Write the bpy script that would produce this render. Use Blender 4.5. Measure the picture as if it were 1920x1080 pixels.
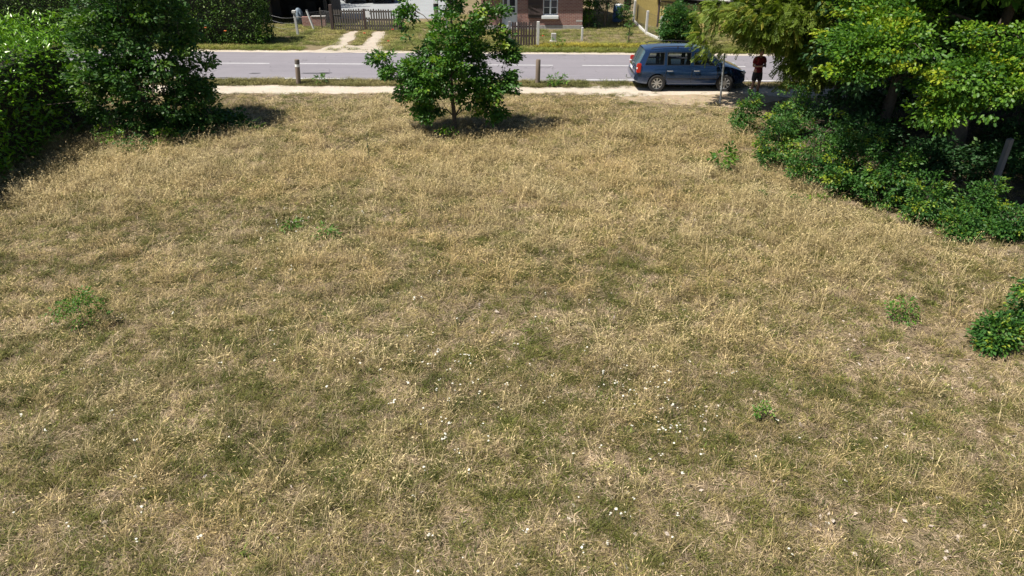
import bpy, bmesh, math, random
import numpy as np
from mathutils import Vector, Matrix

# ------------------------------------------------------------------ camera, sky, sun
for o in list(bpy.data.objects):
    bpy.data.objects.remove(o)
SC = bpy.context.scene
COL = SC.collection
CAM_H, PITCH, FOC = 6.75, math.radians(30.0), 1280.0
cam_d = bpy.data.cameras.new("camera")
cam_d.sensor_width = 36.0
cam_d.lens = 24.0
cam_d.clip_start = 0.1
cam_d.clip_end = 2000.0
cam = bpy.data.objects.new("camera", cam_d)
cam.location = (0, 0, CAM_H)
cam.rotation_euler = (math.pi / 2 - PITCH, 0, 0)
COL.objects.link(cam)
SC.camera = cam

SUN_EL, SHADOW_AZ = math.radians(60), math.radians(21)     # shadows fall to the right and a little away
sd = Vector((-math.cos(SHADOW_AZ) * math.cos(SUN_EL), -math.sin(SHADOW_AZ) * math.cos(SUN_EL), math.sin(SUN_EL)))
world = bpy.data.worlds.new("World")
SC.world = world
world.use_nodes = True
wn = world.node_tree.nodes
wl = world.node_tree.links
wn.clear()
sky = wn.new("ShaderNodeTexSky")
sky.sky_type = 'NISHITA'
sky.sun_disc = False
sky.sun_elevation = SUN_EL
sky.sun_rotation = math.atan2(sd.x, sd.y)
sky.air_density = 1.0
sky.dust_density = 0.6
bg = wn.new("ShaderNodeBackground")
bg.inputs[1].default_value = 0.05
wo = wn.new("ShaderNodeOutputWorld")
wl.new(sky.outputs[0], bg.inputs[0])
wl.new(bg.outputs[0], wo.inputs[0])

sun_d = bpy.data.lights.new("sun", 'SUN')
sun_d.energy = 4.6
sun_d.angle = math.radians(0.53)
sun_d.color = (1.0, 0.94, 0.83)
sun = bpy.data.objects.new("sun", sun_d)
sun.location = (-20, -10, 40)
sun.rotation_euler = sd.to_track_quat('Z', 'Y').to_euler()
COL.objects.link(sun)

SC.view_settings.view_transform = 'Standard'
SC.view_settings.look = 'None'
SC.view_settings.exposure = 0.77
SC.view_settings.gamma = 1.0
SC.view_settings.use_curve_mapping = False
SC.cycles.max_bounces = 6
SC.cycles.transparent_max_bounces = 8

RNG = np.random.default_rng(7)
random.seed(7)


# ------------------------------------------------------------------ helpers
def G(px, py, z=0.0):
    """pixel of the 1920x1080 photograph -> point on the plane at height z"""
    u, v = (px - 960) / FOC, (py - 540) / FOC
    dy = math.cos(PITCH) - v * math.sin(PITCH)
    dz = -math.sin(PITCH) - v * math.cos(PITCH)
    t = (z - CAM_H) / dz
    return (u * t, dy * t, z)


def lerp(a, b, t):
    return a + (b - a) * t


def hash2(ix, iy, s):
    n = (ix.astype(np.int64) * 374761393 + iy.astype(np.int64) * 668265263 + s * 2147483647) & 0xFFFFFFFF
    n = ((n ^ (n >> 13)) * 1274126177) & 0xFFFFFFFF
    return ((n ^ (n >> 16)) & 0xFFFFFF) / float(0xFFFFFF)


def vnoise(x, y, s=0):
    x0, y0 = np.floor(x), np.floor(y)
    fx, fy = x - x0, y - y0
    fx, fy = fx * fx * (3 - 2 * fx), fy * fy * (3 - 2 * fy)
    a, b = hash2(x0, y0, s), hash2(x0 + 1, y0, s)
    c, d = hash2(x0, y0 + 1, s), hash2(x0 + 1, y0 + 1, s)
    return lerp(lerp(a, b, fx), lerp(c, d, fx), fy)


def fbm(x, y, s=0, o=4):
    v, a, t = 0, 0.5, 0
    for i in range(o):
        v = v + a * vnoise(x * 2 ** i, y * 2 ** i, s + 17 * i)
        t += a
        a *= 0.5
    return v / t


def vnoise3(p, s=0):
    z0 = np.floor(p[:, 2])
    f = p[:, 2] - z0
    f = f * f * (3 - 2 * f)
    a = vnoise(p[:, 0] + z0 * 31.7, p[:, 1] + z0 * 17.3, s)
    b = vnoise(p[:, 0] + (z0 + 1) * 31.7, p[:, 1] + (z0 + 1) * 17.3, s)
    return lerp(a, b, f)


def props(o, label=None, cat=None, group=None, kind=None):
    if label: o["label"] = label
    if cat: o["category"] = cat
    if group: o["group"] = group
    if kind: o["kind"] = kind
    return o


def thing(name, loc, label, cat, group=None, rz=0.0):
    o = bpy.data.objects.new(name, None)
    o.empty_display_size = 0.2
    o.location = loc
    o.rotation_euler = (0, 0, rz)
    COL.objects.link(o)
    return props(o, label, cat, group)


def obj(name, me, mats=None, parent=None, smooth=None):
    if isinstance(me, bmesh.types.BMesh):
        m = bpy.data.meshes.new(name)
        me.normal_update()
        me.to_mesh(m)
        me.free()
        me = m
    if mats is not None:
        for m in (mats if isinstance(mats, (list, tuple)) else [mats]):
            me.materials.append(m)
    if smooth is not None:
        me.polygons.foreach_set("use_smooth", [True] * len(me.polygons))
        me.set_sharp_from_angle(angle=smooth)
    o = bpy.data.objects.new(name, me)
    COL.objects.link(o)
    if parent is not None:
        o.parent = parent
    return o


def link_copy(src, parent, loc=None, rot=None):
    o = src.copy()
    COL.objects.link(o)
    o.parent = parent
    if loc is not None: o.location = loc
    if rot is not None: o.rotation_euler = rot
    return o


def mesh_np(name, verts, tris, mat=None, attrs=None, smooth=False):
    me = bpy.data.meshes.new(name)
    nv, nt = len(verts), len(tris)
    k = tris.shape[1]
    me.vertices.add(nv)
    me.vertices.foreach_set("co", np.ascontiguousarray(verts, dtype=np.float32).ravel())
    me.loops.add(nt * k)
    me.loops.foreach_set("vertex_index", np.ascontiguousarray(tris, dtype=np.int32).ravel())
    me.polygons.add(nt)
    me.polygons.foreach_set("loop_start", np.arange(0, nt * k, k, dtype=np.int32))
    me.polygons.foreach_set("loop_total", np.full(nt, k, dtype=np.int32))
    if smooth:
        me.polygons.foreach_set("use_smooth", [True] * nt)
    me.update()
    for an, (dom, arr) in (attrs or {}).items():
        a = me.attributes.new(an, 'FLOAT', dom)
        a.data.foreach_set("value", np.ascontiguousarray(arr, dtype=np.float32))
    if mat: me.materials.append(mat)
    return me


def bm_box(bm, x0, x1, y0, y1, z0, z1, M=None):
    vs = [bm.verts.new((x, y, z)) for z in (z0, z1) for y in (y0, y1) for x in (x0, x1)]
    if M is not None:
        for v in vs: v.co = M @ v.co
    for f in ((0, 2, 3, 1), (4, 5, 7, 6), (0, 1, 5, 4), (2, 6, 7, 3), (0, 4, 6, 2), (1, 3, 7, 5)):
        bm.faces.new([vs[i] for i in f])
    return vs


def box(name, mat, parent, x0, x1, y0, y1, z0, z1, bevel=0.0, M=None):
    bm = bmesh.new()
    bm_box(bm, x0, x1, y0, y1, z0, z1, M)
    if bevel:
        bmesh.ops.bevel(bm, geom=bm.edges[:], offset=bevel, segments=1, affect='EDGES')
    return obj(name, bm, mat, parent)


def frame_of(d):
    d = Vector(d).normalized()
    a = Vector((0, 0, 1)) if abs(d.z) < 0.9 else Vector((1, 0, 0))
    u = d.cross(a).normalized()
    return d, u, d.cross(u).normalized()


def bm_tube(bm, pts, radii, n=8, cap=True):
    pts = [Vector(p) for p in pts]
    if not isinstance(radii, (list, tuple)): radii = [radii] * len(pts)
    rings = []
    for i, p in enumerate(pts):
        t = pts[min(i + 1, len(pts) - 1)] - pts[max(i - 1, 0)]
        d, u, w = frame_of(t)
        rings.append([bm.verts.new(p + (u * math.cos(2 * math.pi * k / n) + w * math.sin(2 * math.pi * k / n)) * radii[i]) for k in range(n)])
    for a, b in zip(rings[:-1], rings[1:]):
        for k in range(n):
            bm.faces.new((a[k], a[(k + 1) % n], b[(k + 1) % n], b[k]))
    if cap:
        bm.faces.new(rings[0][::-1])
        bm.faces.new(rings[-1])
    return rings


def tube(name, mat, parent, pts, radii, n=8, smooth=0.8):
    bm = bmesh.new()
    bm_tube(bm, pts, radii, n)
    bmesh.ops.recalc_face_normals(bm, faces=bm.faces[:])
    return obj(name, bm, mat, parent, smooth)


# ------------------------------------------------------------------ materials
def mat_new(name):
    m = bpy.data.materials.new(name)
    m.use_nodes = True
    nt = m.node_tree
    b = nt.nodes["Principled BSDF"]
    return m, nt, b


def N(nt, t, **kw):
    n = nt.nodes.new(t)
    for k, v in kw.items():
        setattr(n, k, v)
    return n


def ramp(nt, src, stops):
    r = N(nt, "ShaderNodeValToRGB")
    e = r.color_ramp.elements
    e[0].position, e[0].color = stops[0][0], (*stops[0][1], 1)
    e[1].position, e[1].color = stops[-1][0], (*stops[-1][1], 1)
    for p, c in stops[1:-1]:
        x = e.new(p)
        x.color = (*c, 1)
    if src is not None: nt.links.new(src, r.inputs[0])
    return r.outputs[0]


def noise_tex(nt, scale, detail=4.0, rough=0.6, coord=None, dist=0.0, dims='3D'):
    t = N(nt, "ShaderNodeTexNoise")
    t.inputs["Scale"].default_value = scale
    t.inputs["Detail"].default_value = detail
    t.inputs["Roughness"].default_value = rough
    t.inputs["Distortion"].default_value = dist
    if coord is not None: nt.links.new(coord, t.inputs["Vector"])
    return t.outputs[0]


def geo_pos(nt):
    return N(nt, "ShaderNodeNewGeometry").outputs["Position"]


def obj_pos(nt):
    return N(nt, "ShaderNodeTexCoord").outputs["Object"]


def mixc(nt, fac, a, b, mode='MIX'):
    m = N(nt, "ShaderNodeMix", data_type='RGBA', blend_type=mode)
    L = nt.links
    for s, v in ((m.inputs[0], fac), (m.inputs[6], a), (m.inputs[7], b)):
        if hasattr(v, "is_linked") or hasattr(v, "links"):
            L.new(v, s)
        elif isinstance(v, (int, float)):
            s.default_value = v
        else:
            s.default_value = (*v, 1)
    return m.outputs[2]


def bump(nt, b, h, strength=0.4, dist=0.02):
    n = N(nt, "ShaderNodeBump")
    n.inputs["Strength"].default_value = strength
    n.inputs["Distance"].default_value = dist
    nt.links.new(h, n.inputs["Height"])
    nt.links.new(n.outputs[0], b.inputs["Normal"])


def mottled(name, c1, c2, scale=6.0, rough=0.8, bs=0.3, fine=40.0, metallic=0.0, use_obj=True):
    m, nt, b = mat_new(name)
    p = obj_pos(nt) if use_obj else geo_pos(nt)
    a = noise_tex(nt, scale, 5, 0.65, p)
    f = noise_tex(nt, fine, 3, 0.6, p)
    c = ramp(nt, a, [(0.3, c1), (0.72, c2)])
    c = mixc(nt, 0.35, c, ramp(nt, f, [(0.3, tuple(0.55 * q for q in c1)), (0.75, tuple(min(1, 1.15 * q) for q in c2))]))
    nt.links.new(c, b.inputs["Base Color"])
    b.inputs["Roughness"].default_value = rough
    b.inputs["Metallic"].default_value = metallic
    if bs: bump(nt, b, f, bs, 0.01)
    return m


def wood(name, c1, c2, rough=0.85, axis=2):
    m, nt, b = mat_new(name)
    p = obj_pos(nt)
    mp = N(nt, "ShaderNodeMapping")
    s = [26.0, 26.0, 26.0]
    s[axis] = 1.6
    mp.inputs["Scale"].default_value = s
    nt.links.new(p, mp.inputs[0])
    g = noise_tex(nt, 1.0, 6, 0.7, mp.outputs[0], 0.6)
    big = noise_tex(nt, 2.3, 3, 0.5, p)
    c = ramp(nt, g, [(0.28, c1), (0.75, c2)])
    c = mixc(nt, big, c, mixc(nt, 0.5, c, tuple(0.5 * (q + 0.12) for q in c2)))
    nt.links.new(c, b.inputs["Base Color"])
    b.inputs["Roughness"].default_value = rough
    bump(nt, b, g, 0.5, 0.006)
    return m


def leaf_mat(name, stops, trans=0.3, rough=0.45, spec=0.35, tcol=None):
    """leaf colour runs over the per-leaf value 'lv'; thin leaves let some light through"""
    m, nt, b = mat_new(name)
    a = N(nt, "ShaderNodeAttribute", attribute_name="lv")
    c = ramp(nt, a.outputs["Fac"], stops)
    nt.links.new(c, b.inputs["Base Color"])
    b.inputs["Roughness"].default_value = rough
    b.inputs["Specular IOR Level"].default_value = spec
    t = N(nt, "ShaderNodeBsdfTranslucent")
    tc = mixc(nt, 1.0, c, tcol or (1.0, 1.15, 0.35), 'MULTIPLY')
    nt.links.new(tc, t.inputs[0])
    mx = N(nt, "ShaderNodeMixShader")
    mx.inputs[0].default_value = trans
    out = nt.nodes["Material Output"]
    nt.links.new(b.outputs[0], mx.inputs[1])
    nt.links.new(t.outputs[0], mx.inputs[2])
    nt.links.new(mx.outputs[0], out.inputs[0])
    return m


def grass_mat(name, trans=0.25):
    """colour = tint of the tuft (instance) times a per-blade value"""
    m, nt, b = mat_new(name)
    t = N(nt, "ShaderNodeAttribute", attribute_name="tint", attribute_type='INSTANCER')
    a = N(nt, "ShaderNodeAttribute", attribute_name="lv")
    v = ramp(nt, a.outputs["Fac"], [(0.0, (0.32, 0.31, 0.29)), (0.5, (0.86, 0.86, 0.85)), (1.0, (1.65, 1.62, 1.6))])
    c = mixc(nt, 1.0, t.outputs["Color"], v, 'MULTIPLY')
    nt.links.new(c, b.inputs["Base Color"])
    b.inputs["Roughness"].default_value = 0.6
    b.inputs["Specular IOR Level"].default_value = 0.25
    tr = N(nt, "ShaderNodeBsdfTranslucent")
    nt.links.new(c, tr.inputs[0])
    mx = N(nt, "ShaderNodeMixShader")
    mx.inputs[0].default_value = trans
    out = nt.nodes["Material Output"]
    nt.links.new(b.outputs[0], mx.inputs[1])
    nt.links.new(tr.outputs[0], mx.inputs[2])
    nt.links.new(mx.outputs[0], out.inputs[0])
    return m


def plain(name, c, rough=0.5, metallic=0.0, spec=0.5, coat=0.0):
    m, nt, b = mat_new(name)
    p = obj_pos(nt)
    f = noise_tex(nt, 9.0, 4, 0.6, p)
    cc = ramp(nt, f, [(0.25, tuple(0.9 * q for q in c)), (0.8, tuple(min(1.0, 1.06 * q) for q in c))])
    nt.links.new(cc, b.inputs["Base Color"])
    rr = N(nt, "ShaderNodeMapRange")
    rr.inputs[3].default_value = max(0.03, rough - 0.06)
    rr.inputs[4].default_value = min(1.0, rough + 0.08)
    nt.links.new(f, rr.inputs[0])
    nt.links.new(rr.outputs[0], b.inputs["Roughness"])
    b.inputs["Metallic"].default_value = metallic
    b.inputs["Specular IOR Level"].default_value = spec
    b.inputs["Coat Weight"].default_value = coat
    b.inputs["Coat Roughness"].default_value = 0.05
    return m


def glass_mat(name, tint=(0.25, 0.3, 0.3), transp=0.55):
    m, nt, b = mat_new(name)
    b.inputs["Base Color"].default_value = (0.01, 0.012, 0.012, 1)
    b.inputs["Roughness"].default_value = 0.04
    t = N(nt, "ShaderNodeBsdfTransparent")
    t.inputs[0].default_value = (*tint, 1)
    mx = N(nt, "ShaderNodeMixShader")
    mx.inputs[0].default_value = transp
    nt.links.new(b.outputs[0], mx.inputs[1])
    nt.links.new(t.outputs[0], mx.inputs[2])
    nt.links.new(mx.outputs[0], nt.nodes["Material Output"].inputs[0])
    return m


M = {}


def make_ground_mat():
    m, nt, b = mat_new("dry_soil")
    p = geo_pos(nt)
    big = noise_tex(nt, 0.35, 5, 0.6, p, 0.4)
    med = noise_tex(nt, 3.0, 6, 0.7, p)
    fin = noise_tex(nt, 38.0, 5, 0.75, p)
    c = ramp(nt, med, [(0.25, (0.09, 0.066, 0.042)), (0.5, (0.22, 0.165, 0.11)), (0.78, (0.42, 0.325, 0.235))])
    g = ramp(nt, fin, [(0.25, (0.055, 0.045, 0.028)), (0.5, (0.20, 0.155, 0.10)), (0.75, (0.42, 0.34, 0.23))])
    c = mixc(nt, 0.55, c, g)
    gr = mixc(nt, 0.5, c, (0.13, 0.125, 0.05))
    c = mixc(nt, ramp(nt, big, [(0.4, (0, 0, 0)), (0.65, (1, 1, 1))]), c, gr)
    nt.links.new(c, b.inputs["Base Color"])
    b.inputs["Roughness"].default_value = 0.95
    b.inputs["Specular IOR Level"].default_value = 0.1
    bump(nt, b, fin, 0.7, 0.03)
    return m


def make_road_mat():
    m, nt, b = mat_new("worn_asphalt")
    p = geo_pos(nt)
    mp = N(nt, "ShaderNodeMapping")
    mp.inputs["Rotation"].default_value = (0, 0, 0.03)
    mp.inputs["Scale"].default_value = (0.12, 1.6, 1.0)
    nt.links.new(p, mp.inputs[0])
    st = noise_tex(nt, 1.0, 4, 0.6, mp.outputs[0])
    fin = noise_tex(nt, 70.0, 3, 0.7, p)
    blot = noise_tex(nt, 0.9, 5, 0.65, p)
    c = ramp(nt, st, [(0.3, (0.165, 0.153, 0.180)), (0.7, (0.225, 0.208, 0.238))])
    c = mixc(nt, 0.25, c, ramp(nt, blot, [(0.3, (0.14, 0.132, 0.15)), (0.7, (0.27, 0.25, 0.27))]))
    c = mixc(nt, 0.3, c, ramp(nt, fin, [(0.25, (0.10, 0.095, 0.105)), (0.75, (0.34, 0.32, 0.34))]))
    # cracks, dust and the paler near lane
    v = N(nt, "ShaderNodeTexVoronoi", feature='DISTANCE_TO_EDGE')
    v.inputs["Scale"].default_value = 0.42
    wob = N(nt, "ShaderNodeMix", data_type='VECTOR')
    wob.inputs[0].default_value = 0.12
    nt.links.new(p, wob.inputs[4])
    nn_ = N(nt, "ShaderNodeTexNoise")
    nn_.inputs["Scale"].default_value = 1.7
    nt.links.new(p, nn_.inputs["Vector"])
    ad = N(nt, "ShaderNodeVectorMath", operation='MULTIPLY_ADD')
    nt.links.new(nn_.outputs["Color"], ad.inputs[0])
    ad.inputs[1].default_value = (1.2, 1.2, 0)
    nt.links.new(p, ad.inputs[2])
    nt.links.new(ad.outputs[0], v.inputs["Vector"])
    ck = ramp(nt, v.outputs["Distance"], [(0.0, (1, 1, 1)), (0.012, (0, 0, 0))])
    msk = mixc(nt, 1.0, ck, ramp(nt, blot, [(0.45, (0, 0, 0)), (0.6, (0.7, 0.7, 0.7))]), 'MULTIPLY')
    c = mixc(nt, msk, c, (0.07, 0.066, 0.072))
    dst = noise_tex(nt, 2.6, 6, 0.75, p)
    c = mixc(nt, ramp(nt, dst, [(0.58, (0, 0, 0)), (0.78, (0.16, 0.16, 0.16))]), c, (0.36, 0.33, 0.31))
    nt.links.new(c, b.inputs["Base Color"])
    b.inputs["Roughness"].default_value = 0.8
    bump(nt, b, fin, 0.5, 0.008)
    return m


def make_gravel_mat(name, a, bcol, c2, scale=55.0):
    m, nt, b = mat_new(name)
    p = geo_pos(nt)
    v = N(nt, "ShaderNodeTexVoronoi")
    v.inputs["Scale"].default_value = scale
    nt.links.new(p, v.inputs["Vector"])
    big = noise_tex(nt, 1.1, 6, 0.7, p)
    sp = noise_tex(nt, 14.0, 5, 0.7, p)
    c = ramp(nt, big, [(0.3, a), (0.7, bcol)])
    c = mixc(nt, 0.4, c, ramp(nt, sp, [(0.3, c2), (0.7, bcol)]))
    c = mixc(nt, 0.22, c, v.outputs["Color"], 'SOFT_LIGHT')
    nt.links.new(c, b.inputs["Base Color"])
    b.inputs["Roughness"].default_value = 0.95
    bump(nt, b, v.outputs["Distance"], 0.5, 0.01)
    return m


def make_brick_mat():
    m, nt, b = mat_new("red_brick")
    p = obj_pos(nt)
    mp = N(nt, "ShaderNodeMapping")
    mp.inputs["Rotation"].default_value = (math.pi / 2, 0, 0)
    nt.links.new(p, mp.inputs[0])
    br = N(nt, "ShaderNodeTexBrick")
    br.inputs["Scale"].default_value = 1.0
    br.inputs["Brick Width"].default_value = 0.23
    br.inputs["Row Height"].default_value = 0.075
    br.inputs["Mortar Size"].default_value = 0.009
    br.inputs["Mortar Smooth"].default_value = 0.2
    br.inputs["Bias"].default_value = -0.1
    br.inputs["Color1"].default_value = (0.22, 0.075, 0.06, 1)
    br.inputs["Color2"].default_value = (0.33, 0.14, 0.105, 1)
    br.inputs["Mortar"].default_value = (0.42, 0.36, 0.33, 1)
    nt.links.new(mp.outputs[0], br.inputs["Vector"])
    n = noise_tex(nt, 2.2, 5, 0.7, p)
    c = mixc(nt, ramp(nt, n, [(0.35, (0, 0, 0)), (0.8, (0.6, 0.6, 0.6))]), br.outputs["Color"], (0.36, 0.24, 0.22))
    nt.links.new(c, b.inputs["Base Color"])
    b.inputs["Roughness"].default_value = 0.9
    bump(nt, b, br.outputs["Fac"], -0.5, 0.01)
    return m


M["ground"] = make_ground_mat()
M["road"] = make_road_mat()
M["paint"] = mottled("road_paint", (0.42, 0.42, 0.44), (0.74, 0.74, 0.75), 5.0, 0.7, 0.15, 60, use_obj=False)
M["sand"] = make_gravel_mat("pale_sandy_gravel", (0.40, 0.345, 0.28), (0.56, 0.50, 0.43), (0.30, 0.245, 0.18))
M["track"] = make_gravel_mat("beige_track_gravel", (0.34, 0.29, 0.23), (0.50, 0.44, 0.37), (0.26, 0.21, 0.15))
M["tansoil"] = make_gravel_mat("tan_trodden_soil", (0.27, 0.205, 0.135), (0.41, 0.325, 0.23), (0.20, 0.15, 0.09), 40)
M["greygravel"] = make_gravel_mat("grey_yard_gravel", (0.23, 0.245, 0.26), (0.33, 0.345, 0.36), (0.18, 0.19, 0.19))
M["brick"] = make_brick_mat()
M["concrete"] = mottled("pale_concrete", (0.45, 0.44, 0.42), (0.66, 0.65, 0.63), 7.0, 0.9, 0.3)
M["old_concrete"] = mottled("grey_concrete", (0.30, 0.29, 0.28), (0.46, 0.45, 0.43), 7.0, 0.9, 0.4)
M["whitepaint"] = plain("white_paint", (0.78, 0.79, 0.80), 0.45)
M["plaster"] = mottled("tan_render", (0.42, 0.34, 0.22), (0.56, 0.46, 0.31), 1.5, 0.9, 0.2)
M["tin"] = mottled("tan_corrugated_sheet", (0.42, 0.34, 0.13), (0.56, 0.455, 0.19), 1.3, 0.55, 0.05, 14)
M["tin_panel"] = mottled("tan_flat_sheet", (0.48, 0.385, 0.14), (0.56, 0.45, 0.18), 1.3, 0.6, 0.05, 10)
M["darkwood"] = wood("dark_brown_wood", (0.035, 0.022, 0.02), (0.085, 0.05, 0.045))
M["oldwood"] = wood("weathered_wood", (0.05, 0.043, 0.038), (0.15, 0.13, 0.115))
M["greywood"] = wood("silver_grey_wood", (0.12, 0.115, 0.12), (0.27, 0.26, 0.26))
M["bollard"] = wood("brown_bollard_wood", (0.10, 0.075, 0.055), (0.24, 0.18, 0.135))
M["polewood"] = wood("utility_pole_wood", (0.17, 0.14, 0.12), (0.34, 0.285, 0.24))
M["bark"] = mottled("bark", (0.06, 0.046, 0.035), (0.17, 0.135, 0.105), 14.0, 0.95, 0.8, 60)
M["shedwood"] = wood("black_shed_boards", (0.012, 0.01, 0.009), (0.04, 0.032, 0.028))
M["tiles"] = mottled("roof_tiles", (0.16, 0.075, 0.05), (0.30, 0.15, 0.10), 4.0, 0.85, 0.3)
M["galv"] = plain("galvanised_steel", (0.42, 0.44, 0.46), 0.45, 0.6)
M["greymetal"] = plain("painted_grey_pole", (0.50, 0.53, 0.57), 0.45, 0.1)
M["black"] = plain("black_plastic", (0.018, 0.018, 0.02), 0.5)
M["green"] = plain("green_paint", (0.03, 0.22, 0.08), 0.5)
M["bluebarrel"] = plain("blue_plastic", (0.10, 0.19, 0.42), 0.4)
M["bluetarp"] = mottled("blue_grey_tarp", (0.12, 0.17, 0.23), (0.22, 0.28, 0.34), 8, 0.7, 0.3)
M["winglass"] = plain("dark_window_glass", (0.02, 0.025, 0.035), 0.06, 0.0, 0.6)
M["wire"] = plain("fence_wire", (0.16, 0.16, 0.17), 0.5, 0.5)
M["grass"] = grass_mat("grass_blades")
M["petal"] = plain("white_petals", (0.60, 0.58, 0.50), 0.7)
M["stem"] = plain("flower_stem", (0.13, 0.16, 0.06), 0.6)
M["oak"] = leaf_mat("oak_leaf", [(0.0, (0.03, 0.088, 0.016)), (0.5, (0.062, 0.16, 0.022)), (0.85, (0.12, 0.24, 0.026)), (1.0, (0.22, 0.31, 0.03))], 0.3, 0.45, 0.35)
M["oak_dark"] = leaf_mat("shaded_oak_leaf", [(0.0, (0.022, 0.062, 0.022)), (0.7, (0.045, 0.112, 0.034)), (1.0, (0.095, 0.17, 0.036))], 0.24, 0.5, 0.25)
M["oak_mid"] = leaf_mat("mid_green_oak_leaf", [(0.0, (0.024, 0.068, 0.018)), (0.6, (0.05, 0.125, 0.026)), (1.0, (0.11, 0.20, 0.032))], 0.28, 0.48, 0.3)
M["oak_lime"] = leaf_mat("bright_oak_leaf", [(0.0, (0.03, 0.085, 0.016)), (0.4, (0.07, 0.165, 0.02)), (0.75, (0.14, 0.26, 0.020)), (0.97, (0.24, 0.34, 0.022)), (1.0, (0.30, 0.35, 0.025))], 0.3, 0.45, 0.3)
M["locust"] = leaf_mat("feathery_leaf", [(0.0, (0.07, 0.12, 0.018)), (0.5, (0.14, 0.205, 0.026)), (0.9, (0.23, 0.28, 0.035)), (1.0, (0.30, 0.28, 0.05))], 0.33, 0.5, 0.3)
M["bushleaf"] = leaf_mat("undergrowth_leaf", [(0.0, (0.024, 0.08, 0.02)), (0.5, (0.05, 0.135, 0.026)), (0.85, (0.105, 0.21, 0.028)), (1.0, (0.25, 0.31, 0.028))], 0.3, 0.48, 0.3)
M["laurel"] = leaf_mat("laurel_leaf", [(0.0, (0.05, 0.14, 0.008)), (0.5, (0.11, 0.25, 0.010)), (1.0, (0.20, 0.34, 0.015))], 0.16, 0.3, 0.45)
M["hedge"] = leaf_mat("hedge_leaf", [(0.0, (0.032, 0.075, 0.014)), (0.6, (0.07, 0.14, 0.022)), (1.0, (0.14, 0.20, 0.03))], 0.22, 0.5, 0.3)
M["weed"] = leaf_mat("weed_leaf", [(0.0, (0.055, 0.14, 0.022)), (0.6, (0.09, 0.205, 0.03)), (1.0, (0.2, 0.29, 0.035))], 0.3, 0.5, 0.3)
M["flower_orange"] = plain("orange_petals", (0.75, 0.20, 0.05), 0.6)
M["flower_red"] = plain("red_petals", (0.62, 0.07, 0.035), 0.6)

# ------------------------------------------------------------------ ground, road, paths
def hz(x, y):
    """gentle unevenness of the meadow, flat by the road"""
    k = np.clip((25.0 - y) / 6.0, 0, 1)
    return k * (0.16 * (fbm(x * 0.25, y * 0.25, 5, 3) - 0.5) + 0.07 * (fbm(x * 1.1, y * 1.1, 9, 3) - 0.5))


def gz(x, y):
    return float(hz(np.array([float(x)]), np.array([float(y)]))[0])


xs = np.concatenate([[-600, -300, -150, -90], np.arange(-60, 60.1, 0.4), [90, 150, 300, 600]])
ys = np.concatenate([[-200, -100, -40, -15], np.arange(-5, 30.1, 0.4), np.arange(31, 80, 3.0), [120, 200, 400, 900]])
XX, YY = np.meshgrid(xs, ys)
ZZ = hz(XX, YY) * (np.abs(XX) < 60) * (YY > -5)
nx, ny = len(xs), len(ys)
ii = np.arange(nx * ny).reshape(ny, nx)
quads = np.stack([ii[:-1, :-1], ii[:-1, 1:], ii[1:, 1:], ii[1:, :-1]], -1).reshape(-1, 4)
ground = obj("ground", mesh_np("ground", np.stack([XX, YY, ZZ], -1).reshape(-1, 3), quads, M["ground"], smooth=True))
props(ground, "dry meadow soil under the grass, reaching to the horizon", "ground", kind="structure")


def near_y(x): return 28.95 - 0.022 * x
def cent_y(x): return 31.95 - 0.030 * x
def far_y(x): return 34.45 - 0.036 * x


def strip(name, lo, hi, z, mat, x0, x1, step=0.3, jl=0.0, jh=0.0, seed=0, parent=None):
    """sheet between two lines across the picture, its borders frayed by jl / jh metres"""
    x = np.arange(x0, x1 + step * 0.5, step)
    a = np.array([lo(q) for q in x]) + jl * (fbm(x * 1.3, x * 0 + 3, seed, 4) - 0.5) * 2
    b = np.array([hi(q) for q in x]) + jh * (fbm(x * 1.3, x * 0 + 8, seed + 5, 4) - 0.5) * 2
    n = len(x)
    v = np.concatenate([np.stack([x, a, np.full(n, z)], 1), np.stack([x, b, np.full(n, z)], 1)])
    i = np.arange(n - 1)
    return obj(name, mesh_np(name, v, np.stack([i, i + 1, n + i + 1, n + i], 1), mat), parent=parent)


road = strip("road", near_y, far_y, 0.008, M["road"], -140, 140, 0.5, 0.06, 0.10, 1)
props(road, "worn grey-violet asphalt road crossing behind the meadow", "road", kind="structure")


def marking(x0, x1, fy, w, off):
    bm = bmesh.new()
    n = 6
    a = []
    for i in range(n + 1):
        x = lerp(x0, x1, i / n)
        a.append((bm.verts.new((x, fy(x) + off - w / 2, 0.0125)), bm.verts.new((x, fy(x) + off + w / 2, 0.0125))))
    for p, q in zip(a[:-1], a[1:]):
        bm.faces.new((p[0], q[0], q[1], p[1]))
    obj("lane_marking", bm, M["paint"], road)


for k in range(-9, 10):
    marking(-9.8 + 4.33 * k, -6.8 + 4.33 * k, cent_y, 0.095, 0.0)
for k in range(-5, 6):
    marking(-9.9 + 6.5 * k, -6.9 + 6.5 * k, near_y, 0.12, 0.22)
# dark repair patches and oil marks on the asphalt
for i, (px, py, w, h) in enumerate(((478, 138, .45, .25), (590, 138, 1.3, .28), (612, 137, .5, .2), (420, 146, .5, .2))):
    x, y, _ = G(px, py)
    a = np.linspace(0, 2 * math.pi, 14, endpoint=False)
    r = 0.8 + 0.4 * RNG.random(14)
    v = np.stack([x + w / 2 * r * np.cos(a), y + h / 2 * r * np.sin(a), np.full(14, 0.0115)], 1)
    v = np.vstack([v, [[x, y, 0.0115]]])
    t = np.array([[k, (k + 1) % 14, 14] for k in range(14)])
    if i == 0: M["tar"] = mottled("tar_patch", (0.06, 0.058, 0.065), (0.12, 0.115, 0.13), 9, 0.7, 0.2, use_obj=False)
    obj("tar_patch", mesh_np("tar_patch", v, t, M["tar"]), parent=road)

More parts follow.
